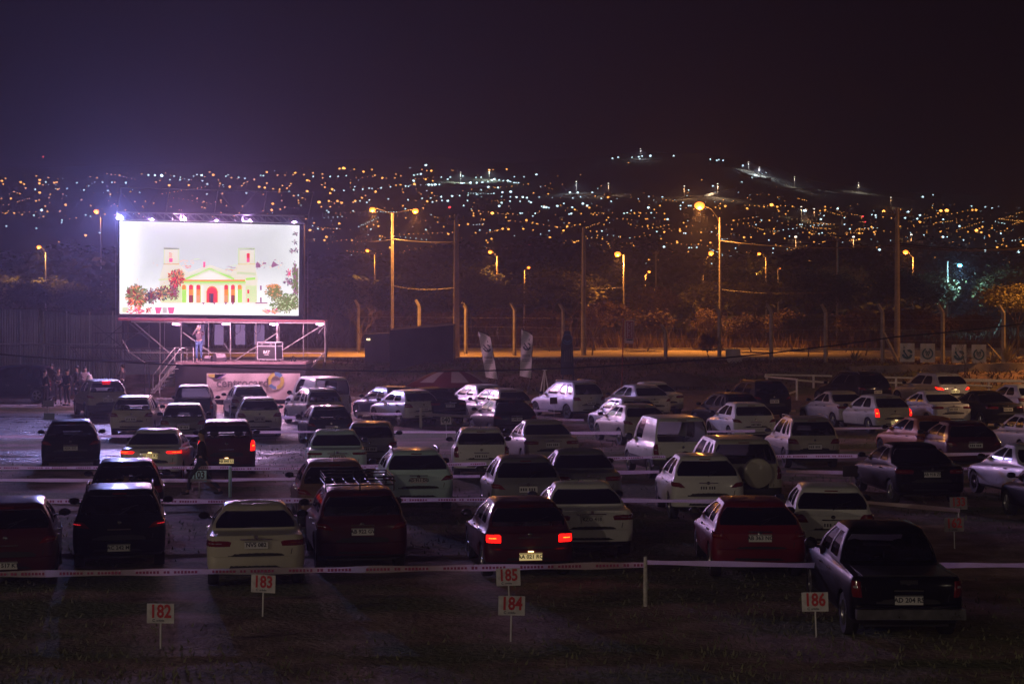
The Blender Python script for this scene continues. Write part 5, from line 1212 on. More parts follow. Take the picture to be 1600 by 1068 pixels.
# white rail fence at the right end
rf = thing('rail_fence', 'white post and rail fence behind the far right cars', 'fence', gp(1250, 88)); o = rf.location
b = MB(); f = lambda x, y, Y=88: at(x, y, Y) - o
for (a, c, ya, yc) in (((1195, 585), (1300, 587), 90, 90), ((1195, 588), (1246, 592.5), 90, 87), ((1246, 593.5), (1300, 598), 87, 88), ((1380, 589), (1660, 596), 90, 90), ((1500, 594.5), (1660, 597), 89, 89), ((1370, 597), (1420, 598), 90, 90), ((1505, 601), (1550, 603), 89, 89), ((1222, 618), (1243, 611), 86, 88)): b.tube([f(*a, ya), f(*c, yc)], .05, 5)
b.build('rail', M_white, rf, 60)
for (x, y0, y1, Y) in ((1245, 592, 626, 87), (1271, 585, 606, 90), (1198, 585, 604, 90), (1400, 589, 606, 90), (1545, 593, 612, 90)): b = MB(); b.tube([f(x, y1, Y), f(x, y0, Y)], .06, 5); b.build('post', M_white, rf, 60)
# ================================================================== PEOPLE
M_skin = mat('skin', (.42, .26, .19), .6)
def cloth(n, c): return mat(n + '_cloth', c, .85, noise=.2, nscale=12)
def skin_obj(chains, name, m, parent, sub=1):
    me = bpy.data.meshes.new(name); vs = []; es = []; rr = []; idx = {}
    for ch in chains:
        prev = None
        for (p, r) in ch:
            k = tuple(round(c, 3) for c in p)
            if k not in idx: idx[k] = len(vs); vs.append(p); rr.append(r)
            i = idx[k]
            if prev is not None and prev != i: es.append((prev, i))
            prev = i
    me.from_pydata(vs, es, []); me.update(); o = bpy.data.objects.new(name, me); COL.objects.link(o)
    o.modifiers.new('skin', 'SKIN'); me.skin_vertices[0].data[0].use_root = True
    for i, r in enumerate(rr): me.skin_vertices[0].data[i].radius = (r, r) if not isinstance(r, tuple) else r
    s = o.modifiers.new('sub', 'SUBSURF'); s.levels = sub; s.render_levels = sub
    dg = bpy.context.evaluated_depsgraph_get(); m2 = bpy.data.meshes.new_from_object(o.evaluated_get(dg)); bpy.data.objects.remove(o)
    m2.materials.append(m); m2.polygons.foreach_set('use_smooth', [True] * len(m2.polygons)); return link(name, m2, parent)
def person(label, loc, rz, pose='stand', top=(.02, .02, .025), legs=(.02, .022, .03), cap=False, h=1.74, cat='person', group=None, long_coat=False):
    """local +y is where the person faces"""
    t = thing('person', label, cat, loc, rz, group); k = h / 1.74
    V = lambda x, y, z: (x * k, y * k, z * k)
    hip = .93
    P = dict(nk=V(0, .0, 1.47), ch=V(0, 0, 1.28), wa=V(0, 0, 1.08), pe=V(0, 0, .94), hd=V(0, .03, 1.62), ht=V(0, .02, 1.70))
    L = {}
    for s, n in ((-1, 'l'), (1, 'r')):
        L[n] = dict(sh=V(.185 * s, 0, 1.42), el=V(.25 * s, -.03, 1.14), wr=V(.24 * s, .08, .90), hp=V(.095 * s, 0, .90), kn=V(.11 * s, .03, .50), an=V(.12 * s, -.02, .09), to=V(.14 * s, .13, .04))
    if pose == 'photo':
        for s, n in ((-1, 'l'), (1, 'r')): L[n]['el'] = V(.27 * s, .16, 1.28); L[n]['wr'] = V(.07 * s, .27, 1.52)
    if pose == 'hands':
        for s, n in ((-1, 'l'), (1, 'r')): L[n]['el'] = V(.27 * s, -.06, 1.16); L[n]['wr'] = V(.10 * s, .20, 1.12)
    if pose == 'walk':
        L['l'].update(kn=V(-.10, .30, .54), an=V(-.10, .36, .12), to=V(-.10, .52, .06), wr=V(-.24, -.14, .92)); L['r'].update(kn=V(.10, -.10, .50), an=V(.10, -.46, .14), to=V(.10, -.36, .03), wr=V(.24, .22, .96), el=V(.26, .03, 1.15))
    if pose == 'reach': L['r'].update(el=V(.26, .16, 1.25), wr=V(.22, .42, 1.16))
    body = [[(P['pe'], .115), (P['wa'], .105), (P['ch'], .13), (P['nk'], .055), (P['hd'], (.078, .09)), (P['ht'], (.06, .07))]]
    for n in 'lr':
        q = L[n]; s = -1 if n == 'l' else 1
        body.append([(P['ch'], .13), (q['sh'], .062), (q['el'], .042), (q['wr'], .027)])
        w_ = Vector(q['wr']); d = (w_ - Vector(q['el'])).normalized(); pal = w_ + d * .06 * k; sx = Vector((1, 0, 0)); 
        body[-1].append((tuple(pal), .026))
        for fi in range(4):
            a = pal + sx * (.011 * (fi - 1.5)) * 1.6 + d * .03; body.append([(tuple(pal), .026), (tuple(a), .009), (tuple(a + d * (.035 + .008 * (1.5 - abs(fi - 1.5))) + Vector((0, .012, -.004))), .008)])
        body.append([(tuple(pal), .026), (tuple(w_ + d * .04 + Vector((-s * .03, .02, 0))), .010), (tuple(w_ + d * .075 + Vector((-s * .04, .035, 0))), .009)])
        body.append([(P['pe'], .115), (q['hp'], .088), (q['kn'], .056), (q['an'], .04), (q['to'], .035)])
    # nose, chin and ears as small branches of the head
    body.append([(P['hd'], (.078, .09)), (V(0, .125, 1.60), .014)]); body.append([(P['hd'], (.078, .09)), (V(.085, .01, 1.60), .014)]); body.append([(P['hd'], (.078, .09)), (V(-.085, .01, 1.60), .014)])
    skin_obj(body, 'body', M_skin, t)
    j = [[(P['pe'], .135), (P['wa'], .128), (P['ch'], .152), (V(0, 0, 1.43), .085)]]
    if long_coat: j.append([(P['pe'], .135), (V(0, 0, .72), .15)])
    for n in 'lr': q = L[n]; j.append([(P['ch'], .152), (q['sh'], .078), (q['el'], .058), (q['wr'], .042)])
    skin_obj(j, 'jacket', cloth('top_%d' % int(top[0] * 999 + top[2] * 333), top), t)
    tr_ = []
    for n in 'lr': q = L[n]; tr_.append([(P['pe'], .132), (q['hp'], .102), (q['kn'], .07), (tuple(Vector(q['an']) + Vector((0, 0, .03))), .056)])
    skin_obj(tr_, 'trousers', cloth('leg_%d' % int(legs[0] * 999 + legs[2] * 333), legs), t)
    for n in 'lr':
        q = L[n]; b = MB(); a, c = Vector(q['an']), Vector(q['to']); m_ = (a + c) / 2; b.sphere((m_.x, m_.y, max(.045, m_.z - .01)), (.05, .14, .05), 8); b.build('shoe', M_rubber, t, 60)
    b = MB()
    if cap: b.sphere(V(0, 0, 1.69), (.105 * k, .12 * k, .075 * k), 10); b.box(V(0, .13, 1.675), (.15, .13, .015)); b.build('cap', cloth('pale_cap', (.35, .3, .34)), t, 60)
    else: b.sphere(V(0, -.015, 1.675), (.092 * k, .108 * k, .09 * k), 10); b.build('hair', M_hair, t, 60)
    for s in (-1, 1): b = MB(); b.sphere(V(.032 * s, .108, 1.625), .012, 6); b.build('eye', M_dark, t, 60)
    return t
zst = at(0, 565, 84.5).z
p = at(311, 0, 85.1); person('man in a cap and jeans standing on the stage raising a camera', (p.x, 85.1, zst), R(172), 'photo', (.10, .07, .09), (.07, .13, .28), cap=True)
b = MB(); b.box((0, 0, 0), (.15, .07, .10)); b.lathe([(.035, .035), (.035, .10), (.0, .1)], n=10, axis='y'); o = b.build('photo_camera', M_black, None); o.location = (p.x - .04, 84.78, zst + 1.52); o.rotation_euler = (0, 0, R(172)); tag(o, 'black camera held up by the man on the stage', 'camera')
PEO = [(70, 82.6, -30, 'stand', (.02, .02, .03), 'person in dark clothes standing left of the group by the wall', 1.78), (81, 86.5, 160, 'hands', (.02, .018, .02), 'person in black half hidden behind the leftmost standing person', 1.78),
       (91, 84.5, 200, 'hands', (.05, .045, .055), 'person in a dark grey jacket with hands joined, middle of the group', 1.74), (105, 83.5, 150, 'stand', (.03, .025, .035), 'person with pale hands and dark trousers right of the middle one', 1.72),
       (120, 86, 100, 'reach', (.02, .02, .02), 'person in black leaning towards the one with the white bag', 1.74), (133, 86.2, 190, 'hands', (.5, .4, .45), 'person in a pale top behind the suv with the red high lamp', 1.68),
       (191, 87, 75, 'reach', (.06, .05, .06), 'person in a dark jacket walking alone below the stage stairs', 1.74)]
for (px, Y, rz, po, tp, lb, h) in PEO: person(lb, gp(px, Y), R(rz), po, tp, (.03, .025, .035), h=h, group='people standing by the corrugated wall' if px < 150 else None)
b = MB(); b.lathe([(.05, .3), (.10, .28), (.17, .05), (.16, 0), (0, 0)], n=10); o = b.build('white_bag', M_white, None, 50); o.location = gp(140, 85.6) + Vector((0, 0, 1.05)); tag(o, 'white bag held by the person in a pale top', 'bag')
person('person in dark clothes walking left behind board 103', gp(316, F * HC / (774 - YH)), R(92), 'walk', (.012, .012, .016), (.035, .04, .055), h=1.76)
# riders seen through car windows
_r = None
for i, (root, X_, Y_, g_, hd, sx, sy, sz) in enumerate(RIDERS):
    M4 = Matrix.Translation((X_, Y_, g_)) @ Matrix.Rotation(hd, 4, 'Z'); pos = M4 @ Vector((sx - .14, sy, .26 + sz))
    if _r is None:
        _r = thing('person', '', 'person'); V = lambda x, y, z: (x, y, z)
        ch = [[(V(.1, 0, .18), .13), (V(.0, 0, .40), .12), (V(-.04, 0, .62), .13), (V(-.03, 0, .76), .05), (V(0, 0, .88), (.085, .085)), (V(0, 0, .96), (.07, .07))]]
        for s in (-1, 1):
            ch.append([(V(-.04, 0, .62), .13), (V(-.04, .19 * s, .66), .06), (V(.1, .24 * s, .45), .045), (V(.32, .15 * s, .42), .03), (V(.38, .14 * s, .43), .03)])
            for f_ in range(4): ch.append([(V(.38, .14 * s, .43), .03), (V(.43, (.14 + .016 * (f_ - 1.5)) * s, .425), .009), (V(.46, (.14 + .016 * (f_ - 1.5)) * s, .41), .008)])
            ch.append([(V(.38, .14 * s, .43), .03), (V(.41, (.10) * s, .45), .01)]); ch.append([(V(.1, 0, .18), .13), (V(.2, .10 * s, .16), .09), (V(.56, .12 * s, .2), .06), (V(.62, .12 * s, -.12), .045)])
        skin_obj(ch, 'body', M_skin, _r); 
        skin_obj([[(V(.1, 0, .18), .145), (V(.0, 0, .40), .135), (V(-.04, 0, .62), .145), (V(-.03, 0, .72), .08)], [(V(-.04, 0, .62), .145), (V(-.04, .19, .66), .075), (V(.1, .24, .45), .06), (V(.3, .155, .42), .04)], [(V(-.04, 0, .62), .145), (V(-.04, -.19, .66), .075), (V(.1, -.24, .45), .06), (V(.3, -.155, .42), .04)]], 'jacket', cloth('dark_rider', (.03, .03, .04)), _r)
        b = MB(); b.sphere((-.02, 0, .94), (.105, .095, .10), 10); b.build('hair', M_hair, _r, 60); r_ = _r
    else: r_ = dup_tree(_r)
    r_.location = pos; r_.rotation_euler = (0, 0, hd)
    side = 'left' if sy > .1 else ('right' if sy < -.1 else 'middle')
    r_['label'] = 'dark head in the %s seat of the %s' % (side, ' '.join(root['label'].split()[:6])); r_['category'] = 'person'; r_['group'] = 'people sitting in the cars'
# ================================================================== TREES AND SHRUBS
def leafmat(name, c): return mat(name, c, .8, noise=.5, nscale=1.2)
M_bark = mat('bark', (.13, .10, .07), .9, noise=.3, nscale=4, bump=.6)
M_lv = [leafmat('dark_leaves', (.045, .06, .025)), leafmat('dry_leaves', (.10, .06, .03)), leafmat('olive_leaves', (.15, .14, .055))]
def tree_mesh(seed, h, spread, nl, leaf=.22, lm=0, bare=False, flat=False, trunk=.14):
    rnd = random.Random(seed); tb = MB(); tips = []
    def br(p, d, ln, r, dep):
        n = 3; P = [p]; q = p
        for i in range(n): d = (d + Vector((rnd.gauss(0, .14), rnd.gauss(0, .14), rnd.gauss(.03, .08)))).normalized(); q = q + d * ln / n; P.append(q)
        tb.tube(P, [lerp(r, r * .6, i / n) for i in range(n + 1)], 5 if dep < 2 else 3, cap=False)
        if dep >= (5 if bare else 3): tips.append(q); return
        if dep >= 2: tips.append(q)
        for k in range(rnd.choice((2, 3, 3)) if dep else 4):
            a = rnd.uniform(0, 6.28); sp = rnd.uniform(.5, 1.0) * spread; nd = (d * .8 + Vector((math.cos(a) * sp, math.sin(a) * sp, rnd.uniform(-.1, .3) if flat else rnd.uniform(0, .5)))).normalized()
            br(P[-1] if k else q, nd, ln * rnd.uniform(.6, .8), r * .55, dep + 1)
    br(Vector((0, 0, -.2)), Vector((rnd.uniform(-.15, .15), 0, 1)), h * .36, trunk, 0)
    lb = MB()
    if nl:
        zmax = max(t.z for t in tips)
        for i in range(nl):
            t = rnd.choice(tips); R_ = h * (.10 if not flat else .09); p = t + Vector((rnd.gauss(0, R_), rnd.gauss(0, R_), rnd.gauss(0, R_ * (.6 if not flat else .3))))
            a, e = rnd.uniform(0, 6.28), rnd.uniform(-1, 1); u = Vector((math.cos(a), math.sin(a), e * .7)).normalized() * leaf * rnd.uniform(.5, 1.1); v = u.cross(Vector((rnd.gauss(0, 1), rnd.gauss(0, 1), 1))).normalized() * leaf * rnd.uniform(.25, .5)
            lb.add([p - u, p + v, p + u, p - v], [(0, 1, 2, 3)])
    return tb, lb
PROTO = {}
def tree(label, px, Y, ytop, kind, seed=0, group=None, name='tree', dx=0, cat='tree'):
    spec = {'leafy': dict(h=8, spread=.8, nl=5200, leaf=.24, lm=0), 'round': dict(h=7, spread=1.1, nl=6000, leaf=.22, lm=2), 'dry': dict(h=5, spread=1.0, nl=2600, leaf=.14, lm=1), 'acacia': dict(h=6, spread=1.25, nl=5200, leaf=.12, lm=2, flat=True, trunk=.09), 'bare': dict(h=6, spread=.8, nl=0, bare=True, trunk=.10), 'scrub': dict(h=3.4, spread=1.5, nl=3800, leaf=.14, lm=1, trunk=.06)}[kind]
    key = (kind, seed % 3); base = gp(px, Y); hh = at(px, ytop, Y).z - base.z
    if key not in PROTO:
        tb, lb = tree_mesh(seed % 3 + 3 * len(kind), **spec)
        zm = max([v[2] for v in (lb.v or tb.v)]); t = thing(name, label, cat, base, 0, group); tb.build('trunk', M_bark, t, 60)
        if lb.f: lb.build('crown', M_lv[spec['lm']], t)
        PROTO[key] = (t, zm)
    else:
        t0, zm = PROTO[key]; t = dup_tree(t0); t.name = name
    t.location = base; s = hh / zm; t.scale = (s, s, s); t.rotation_euler = (0, 0, seed * 1.7); tag(t, label, cat)
    if group: t['group'] = group
    elif 'group' in t: del t['group']
    return t
tree('bare dead tree right of the screen with thin spread branches', 505, 97, 432, 'bare', 1)
tree('second bare tree behind the container cabin', 560, 118, 470, 'bare', 2)
tree('orange lit acacia with a flat crown at the right edge', 1592, 104, 436, 'acacia', 0)
tree('small flat crowned acacia behind a fence post', 1262, 106, 487, 'acacia', 1)
tree('bare shrub growing before the third fence banner', 1508, 94.3, 530, 'bare', 0, cat='shrub', name='bare_shrub')
tree('dry leaved shrub lit orange above the white notice', 1108, 100, 515, 'dry', 1, cat='shrub', name='dry_shrub')
tree('thin leaning tree behind the sign totem', 925, 112, 470, 'bare', 2)
tree('slender tree right of the white notice', 1352, 112, 470, 'bare', 1)
tree('brown bush directly behind the fence banners', 1452, 106, 487, 'scrub', 0)
G1 = 'dark trees beyond the street'
descr = {'leafy': 'tall dark leafy tree beyond the street', 'round': 'broad round dark tree beyond the street', 'dry': 'dry brownish tree beyond the street', 'scrub': 'low brown scrub tree beyond the street', 'bare': 'bare branched tree beyond the street'}
rnd = random.Random(5)
band = [(500, 128, 430, 'leafy'), (545, 135, 420, 'round'), (640, 132, 425, 'leafy'), (690, 140, 405, 'round'), (735, 150, 400, 'leafy'), (800, 138, 425, 'round'), (848, 165, 400, 'leafy'), (890, 145, 410, 'round'), (930, 170, 395, 'round'), (1000, 150, 440, 'scrub'), (1045, 145, 436, 'dry'), (960, 130, 462, 'scrub'), (1085, 135, 430, 'round'), (1160, 150, 408, 'leafy'), (1200, 140, 425, 'round'), (1245, 155, 412, 'round'), (1290, 150, 410, 'leafy'), (1330, 165, 402, 'round'), (1370, 145, 408, 'leafy'), (1440, 150, 415, 'round'), (1500, 160, 408, 'leafy'), (1550, 150, 412, 'round'), (1600, 155, 405, 'leafy'), (1640, 150, 410, 'round'),
        (20, 140, 430, 'leafy'), (90, 150, 425, 'round'), (135, 145, 440, 'leafy'), (-30, 150, 420, 'round'), (200, 150, 440, 'round'),
        (860, 122, 478, 'scrub'), (1010, 122, 480, 'scrub'), (1110, 124, 470, 'dry'), (1175, 120, 485, 'scrub'), (760, 124, 476, 'scrub'), (680, 124, 482, 'scrub'), (1240, 122, 478, 'scrub'), (1320, 120, 480, 'scrub'), (1420, 118, 476, 'scrub'), (1530, 118, 482, 'scrub'), (590, 126, 480, 'scrub'), (930, 124, 468, 'dry')]
PLACE = {0: 'behind the left wall', 500: 'right of the screen', 620: 'behind the twin lamp', 720: 'behind the feather flags', 860: 'behind the sign totem', 950: 'below the bright orange lamp', 1080: 'below the tallest lamp', 1180: 'right of the tallest lamp', 1300: 'left of the tall dark pole', 1420: 'below the cyan lamp', 1540: 'near the right edge'}
seen = {}
for i, (px, Y, yt, k) in enumerate(band):
    pl = [v for q_, v in sorted(PLACE.items()) if q_ <= max(0, px)][-1]; lb = '%s, %s' % (descr[k].replace(' beyond the street', ''), pl)
    seen[lb] = seen.get(lb, 0) + 1
    if seen[lb] > 1: lb += ', ' + ['', '', 'the farther one', 'the third one', 'the fourth'][seen[lb]]
    tree(lb, px, Y, yt, k, i % 3, G1, name='tree')
# far wood as one mass
b = MB(); rnd = random.Random(21)
for i in range(52000):
    Y = rnd.uniform(165, 300); px = rnd.uniform(-150, 1750); g_ = gp(px, Y); hgt = 3.0 + 2.6 * (math.sin(px * .031 + Y * .05) + math.sin(px * .011 - Y * .03)) * .5 + 1.2 * rnd.random()
    z = g_.z + max(.4, hgt) * rnd.random() ** .5; a = rnd.uniform(0, 6.28); s = rnd.uniform(.25, .6); u = Vector((math.cos(a), math.sin(a), rnd.uniform(-.6, .6))) * s; v = Vector((-u.y, u.x, rnd.uniform(-.5, 1) * s)) * .7; p = Vector((g_.x, Y, z))
    b.add([p - u, p + v, p + u, p - v], [(0, 1, 2, 3)])
tag(b.build('far_wood', M_lv[0]), 'dark mass of wood between the street and the city', 'wood', kind='stuff')
b = MB()
for i in range(9000):
    Y = rnd.uniform(92.5, 103); px = rnd.uniform(520, 1700); g_ = gp(px, Y); h_ = rnd.uniform(.05, .22) if Y > 96 else rnd.uniform(.06, .27); a = rnd.uniform(0, 6.28); d = Vector((math.cos(a), math.sin(a), 0)) * .05
    b.add([g_ - d, g_ + d, g_ + Vector((rnd.gauss(0, .15), rnd.gauss(0, .1), h_))], [(0, 1, 2)])
for i in range(16000):
    Y = rnd.uniform(126.5, 160); px = rnd.uniform(300, 1700); g_ = gp(px, Y); h_ = rnd.uniform(.3, 1.5) * rnd.random(); a = rnd.uniform(0, 6.28); d = Vector((math.cos(a), math.sin(a), 0)) * .09
    b.add([g_ - d, g_ + d, g_ + Vector((rnd.gauss(0, .3), rnd.gauss(0, .2), h_ + .1))], [(0, 1, 2)])
tag(b.build('dry_weeds', M_lv[1]), 'dry weeds on the bank and along the street', 'weeds', kind='stuff')
def agave(label, px, Y, h):
    p = gp(px, Y); t = thing('agave_plant', label, 'plant', p, 0, 'spiky plants along the fence'); rnd = random.Random(px)
    b = MB()
    for i in range(20):
        a = rnd.uniform(0, 6.28); e = rnd.uniform(.5, 1.4); d = Vector((math.cos(a) * math.cos(e), math.sin(a) * math.cos(e), math.sin(e))); s = Vector((-math.sin(a), math.cos(a), 0)) * .05; L_ = h * rnd.uniform(.7, 1)
        b.add([-s, s, d * L_ * .5 + s * 1.2 + Vector((0, 0, .03)), d * L_ * .5 - s * 1.2 + Vector((0, 0, .03)), d * L_], [(0, 1, 2, 3), (3, 2, 4)])
    b.build('leaves', mat('agave_leaf', (.22, .2, .1), .6), t); b = MB(); b.lathe([(.09, -.1), (.11, .1), (.04, .2)], n=8); b.build('stem', M_bark, t)
agave('spiky agave lit orange between the banners and the right edge', 1571, 96.6, 1.7); agave('small spiky agave left of the braced fence post', 1336, 98.5, 1.0); agave('small dark agave beside the rightmost banner', 1553, 96.8, .9)
# earth heap
t = MB(); 
for i in range(15): 
    pass
b = MB(); n = 20; vs = []
for j in range(6):
    for i in range(n): a = 2 * math.pi * i / n; r = 1 - j / 5; vs.append((2.4 * r * math.cos(a) * (1 + .08 * math.sin(3 * a)), 1.0 * r * math.sin(a), .75 * (1 - r * r) - .05))
b.add(vs, [(j * n + i, j * n + (i + 1) % n, (j + 1) * n + (i + 1) % n, (j + 1) * n + i) for j in range(5) for i in range(n)]); o = b.build('earth_heap', mat('earth', (.11, .08, .06), .95, noise=.4, nscale=3, bump=.8), None, 60); o.location = gp(1050, 93.5); tag(o, 'low heap of dark earth on the bank', 'earth heap')
# ================================================================== CITY ON THE HILLSIDE
HZ = .0014   # haze density used for the volume below
C = []
def add(x0, y0, s, c):
    for tok in s.split():
        a = tok.split(','); big = 0 if len(a) < 3 else len(a[2]); C.append((x0 + float(a[0]) / 4, y0 + float(a[1]) / 4, c, big))
add(0, 220, '12,250,b 35,235 20,270 130,258,b 150,270,b 160,295 228,220 248,245,b 246,265,b 268,275 302,230 340,262,b 355,258,b 88,318 124,330 248,323,b 315,335 308,355 360,303 370,298 225,375 245,370 10,360 68,360,b 283,408 410,400,b 297,442 374,440 36,453 90,452 138,460 272,472 606,231 510,368 568,405 690,333 655,458 535,590,b 368,632 563,748,b 885,207 748,216 815,318 910,378 892,410 843,380 960,390 1058,278,b 1180,277,b 975,258 1000,248 1310,195 1333,213,b 1375,266 1436,287,b 1390,330 1380,372 1382,385 1275,380 1262,415 1282,420 1232,360 1515,408 1447,231 1525,265 1512,280 1590,242 1382,448 1495,450 868,452,b 735,405 1415,405 718,463', 'o')
add(0, 220, '220,303 285,258 419,298 524,307 260,432,b 212,465 388,495 386,510 228,547 40,533 536,463 566,472 640,260 700,260 787,262,b 674,311 623,575 928,214,b 968,215,b 1010,217,bb 1088,220 1128,228 1210,220 1232,212 1260,215,b 1062,243 1125,243 1265,250 1295,270 1412,222 1425,213 1492,228 1530,235 1293,332 873,323 1540,326 480,262 1180,243', 'w'); add(0, 220, '270,100', 'r')
add(400, 220, '68,196,b 135,215 182,215 245,200,b 232,212 300,212 416,208 357,200 417,232 523,174,b 548,172,bb 672,193,b 725,180 743,215 790,232,b 615,178 868,232 875,208 20,287,b 55,293,b 68,265 108,300 148,303 146,318,b 165,280 193,297 218,268 210,283 320,247,b 335,250 320,315,b 235,343 162,374 105,393,b 98,432,b 45,437 152,428 180,415 265,372 268,388 290,357 412,275 432,265 430,290 476,303,b 464,327,b 590,263 394,383,bb 456,376,b 510,376,b 535,387,b 465,412 408,412 312,487 363,513 337,558,b 418,553 520,516,b 440,600,b 428,620,b 600,622 748,318,b 620,375,b 662,356,b 684,341 608,384 695,535 735,525 760,505 765,533,b 745,447 775,595 790,597 838,666,b 920,322 918,405 903,275 875,278 990,270,b 1060,240,b 1095,187,b 1037,180 1068,187 1105,250 1100,325 1070,378,b 1045,420 936,482 1128,375 1173,537 1202,582,b 1135,508 1350,435 1360,453 1360,468 1402,457 1477,452,bb 1425,492 1325,520,b 1415,523 1270,527 1373,575 1507,560 1542,549,b 1578,552,b 1562,478 1578,500 1440,622 1472,612,b 1448,636 1458,183,b 1482,180 1567,178,b', 'o')
add(400, 220, '30,216 46,218 464,224 513,222 565,218 358,223 490,310 548,311 617,287 667,302 707,296 725,298 610,306 782,294 840,288 208,318 607,439 453,445 387,550 505,548 718,552 775,617 693,385 708,370 650,377 827,364 933,425 935,283 952,285 985,250,b 988,215 1010,210 1030,207,b 1062,152,b 1080,275,b 1100,275,b 1120,273,b 1145,273 1188,272,b 1240,270,b 1158,227 1215,227 1198,240 1293,220 1375,228 1408,228 1038,360 1092,358 950,368 1103,382 1162,373 1198,375,b 1157,350,b 1226,345,b 1272,342 1325,340 1380,334 1322,373 1372,377 1410,355,b 1298,405 1398,558 1463,558 1452,288,b 1513,292,b 1540,322,b 1487,328 1592,318,b 1535,348 1590,350 1535,387,b 1588,377 1285,265,b 1300,265 1340,262,b 1380,262,b 1415,260,b 1450,255 1475,245,b 1490,240,b 1520,245 1545,250 1575,250,b 1590,255 1425,405,b 1520,407,b 1062,555', 'w'); add(400, 220, '1210,415,b', 'r')
add(800, 220, '15,225 75,225 152,211,b 12,262 25,262 40,262 28,352,b 68,352,b 93,355,b 50,378 105,378 118,385,b 170,352 185,410 200,413,b 215,415,b 230,418 283,407,b 324,392 377,415,b 362,323,b 410,323,b 502,323,b 380,357 443,392,b 470,405,b 357,458 370,455,b 52,452 65,452 145,453 130,470 490,652 562,563 232,562 628,110 663,104 750,103 792,100 798,112 813,96 865,94,b 1010,94 1104,308 1255,282 1240,115 1280,123 1293,118 1320,123 1442,155 1520,218,bb 1540,213,b 1562,207 1588,200 1437,257 1500,230 855,348 940,351 852,417,b 700,453 720,450 745,435 870,450 972,490,b 905,567 950,662,b 1073,577 1085,577 1107,667 1122,668 1155,665 1248,568 1398,670 1105,405 1118,405 1053,405 1053,425 1068,385 1525,523 1560,497 1540,453 842,762,b 1247,768 227,760,bb 180,583 558,360 620,378 428,350 1330,613 1345,613 1315,613 1360,720 1285,728', 'w')
add(800, 220, '135,326 227,331 393,430,b 432,455 483,417,b 465,410 520,345 600,352,b 130,510 155,518 90,496,b 70,550,b 132,557 322,560,b 345,535,b 357,514 392,527 425,522 283,540 575,523 590,495 602,480 235,606,bb 390,634,b 405,627 415,625 565,613 640,620 678,600 602,643 613,657 763,653,b 530,566 508,460 530,463 765,452 800,450 795,470 835,488 848,530 890,430 925,405 953,455 955,490 952,570,b 932,612 1033,635,b 1030,627 1033,697 1102,693 1050,562,b 1050,550 1073,512 1090,535 1182,572 1210,492 1180,622 1165,645 1275,547 1240,636,b 1138,740 1192,742 1215,743 1290,675 1300,745,b 1293,748 1302,393 1333,408,b 1300,422 1272,415 1138,427 1077,457 1383,497 1375,552 1373,582 1398,592,b 1370,630 1450,603,b 1458,627 1495,602 1470,422,b 1575,412 925,712 955,720 920,740 957,747 990,750 855,742 862,740,b 877,742,b 523,733 845,488 1513,720 1522,740 1578,580', 'o'); add(800, 220, '112,645,b', 'r')
add(1200, 220, '22,400,bb 58,412,b 68,440 153,410 325,437 357,412 357,432,b 110,457 310,508,b 8,497 37,550 38,580 5,570 260,573 275,583 280,537 393,596 492,585 570,577,b 590,577 570,548 647,538,b 663,570,b 670,583 570,615,b 525,620 288,632 343,632 262,660 510,665 105,610 826,535 723,440,bb 718,462 950,507,b 1080,437,bb 1117,435,bb 1063,453 1277,432,b 1300,432,b 1303,560,bb 1322,548 1340,538,b 1333,572,b 1078,568 1250,568 1385,597 1400,545 1463,652,b 1490,657 1433,665,b 1580,627,b 1593,652,b 1268,680 1178,690 1158,633 37,745 50,745 42,785,b 120,740,b 137,748 185,757,bb 222,743 257,747,b 270,743,b 590,725 657,745,bb 690,760,b 703,715 715,728 828,645,b 828,660 830,675 847,745,bb 885,727,b 845,800,b 1020,737,bb 1048,733,bb 1057,750,b 550,765 543,728', 'o')
add(1200, 220, '230,437,bb 435,424,b 350,467 330,490,b 200,523 213,523 230,525 650,462 672,465,b 675,478 878,443,b 883,462,b 857,482,b 933,487,b 950,465,b 967,350,b 1030,338 1358,413 1400,420 1272,408 435,552,b 512,550 338,575 318,580 478,522 478,480 463,632 975,588 1093,600,b 1120,600 1197,533,b 1095,490,b 1357,685,b 1143,683,b 1230,688 1208,718,b 1567,693,bb 933,683,b 697,680,b 33,672 30,700 447,685 317,745,b 1222,620 1455,578 345,735 5,620 78,737', 'w'); add(1200, 220, '592,472,b 608,507', 'r'); add(1200, 220, '285,698 300,698 312,698 440,700', 'v')
rnd = random.Random(3)
LC = {'o': (1, .38, .07), 'w': (.62, .90, 1), 'r': (1, .06, .08), 'v': (.15, .15, 1)}
LN = {'o': 'tiny orange light dotted on the dark hillside', 'w': 'tiny bluish white light dotted on the dark hillside', 'r': 'tiny red light dotted on the dark hillside', 'v': 'tiny blue light dotted on the dark hillside'}
GN = {'o': 'orange city lights', 'w': 'white city lights', 'r': 'red city lights', 'v': 'blue city lights'}
def hillpt(px, py):
    """first point where the ray meets the hillside, else a point just below the ridge line"""
    Y = 150.0
    while Y < 1000:
        p = at(px, py, Y)
        if p.z <= ground(p.x, Y) + .8: return p
        Y += 4
    return at(px, py, 995)
ems = {}
def lmat(c, dist, s):
    q = int(dist / 160); k = '%s_%d_%d' % (c, q, s)
    return emat('city_light_' + k, LC[c], [1.5, 2.0, 3.4][s] * math.exp(HZ * (q * 160 + 80)))
LM = {}
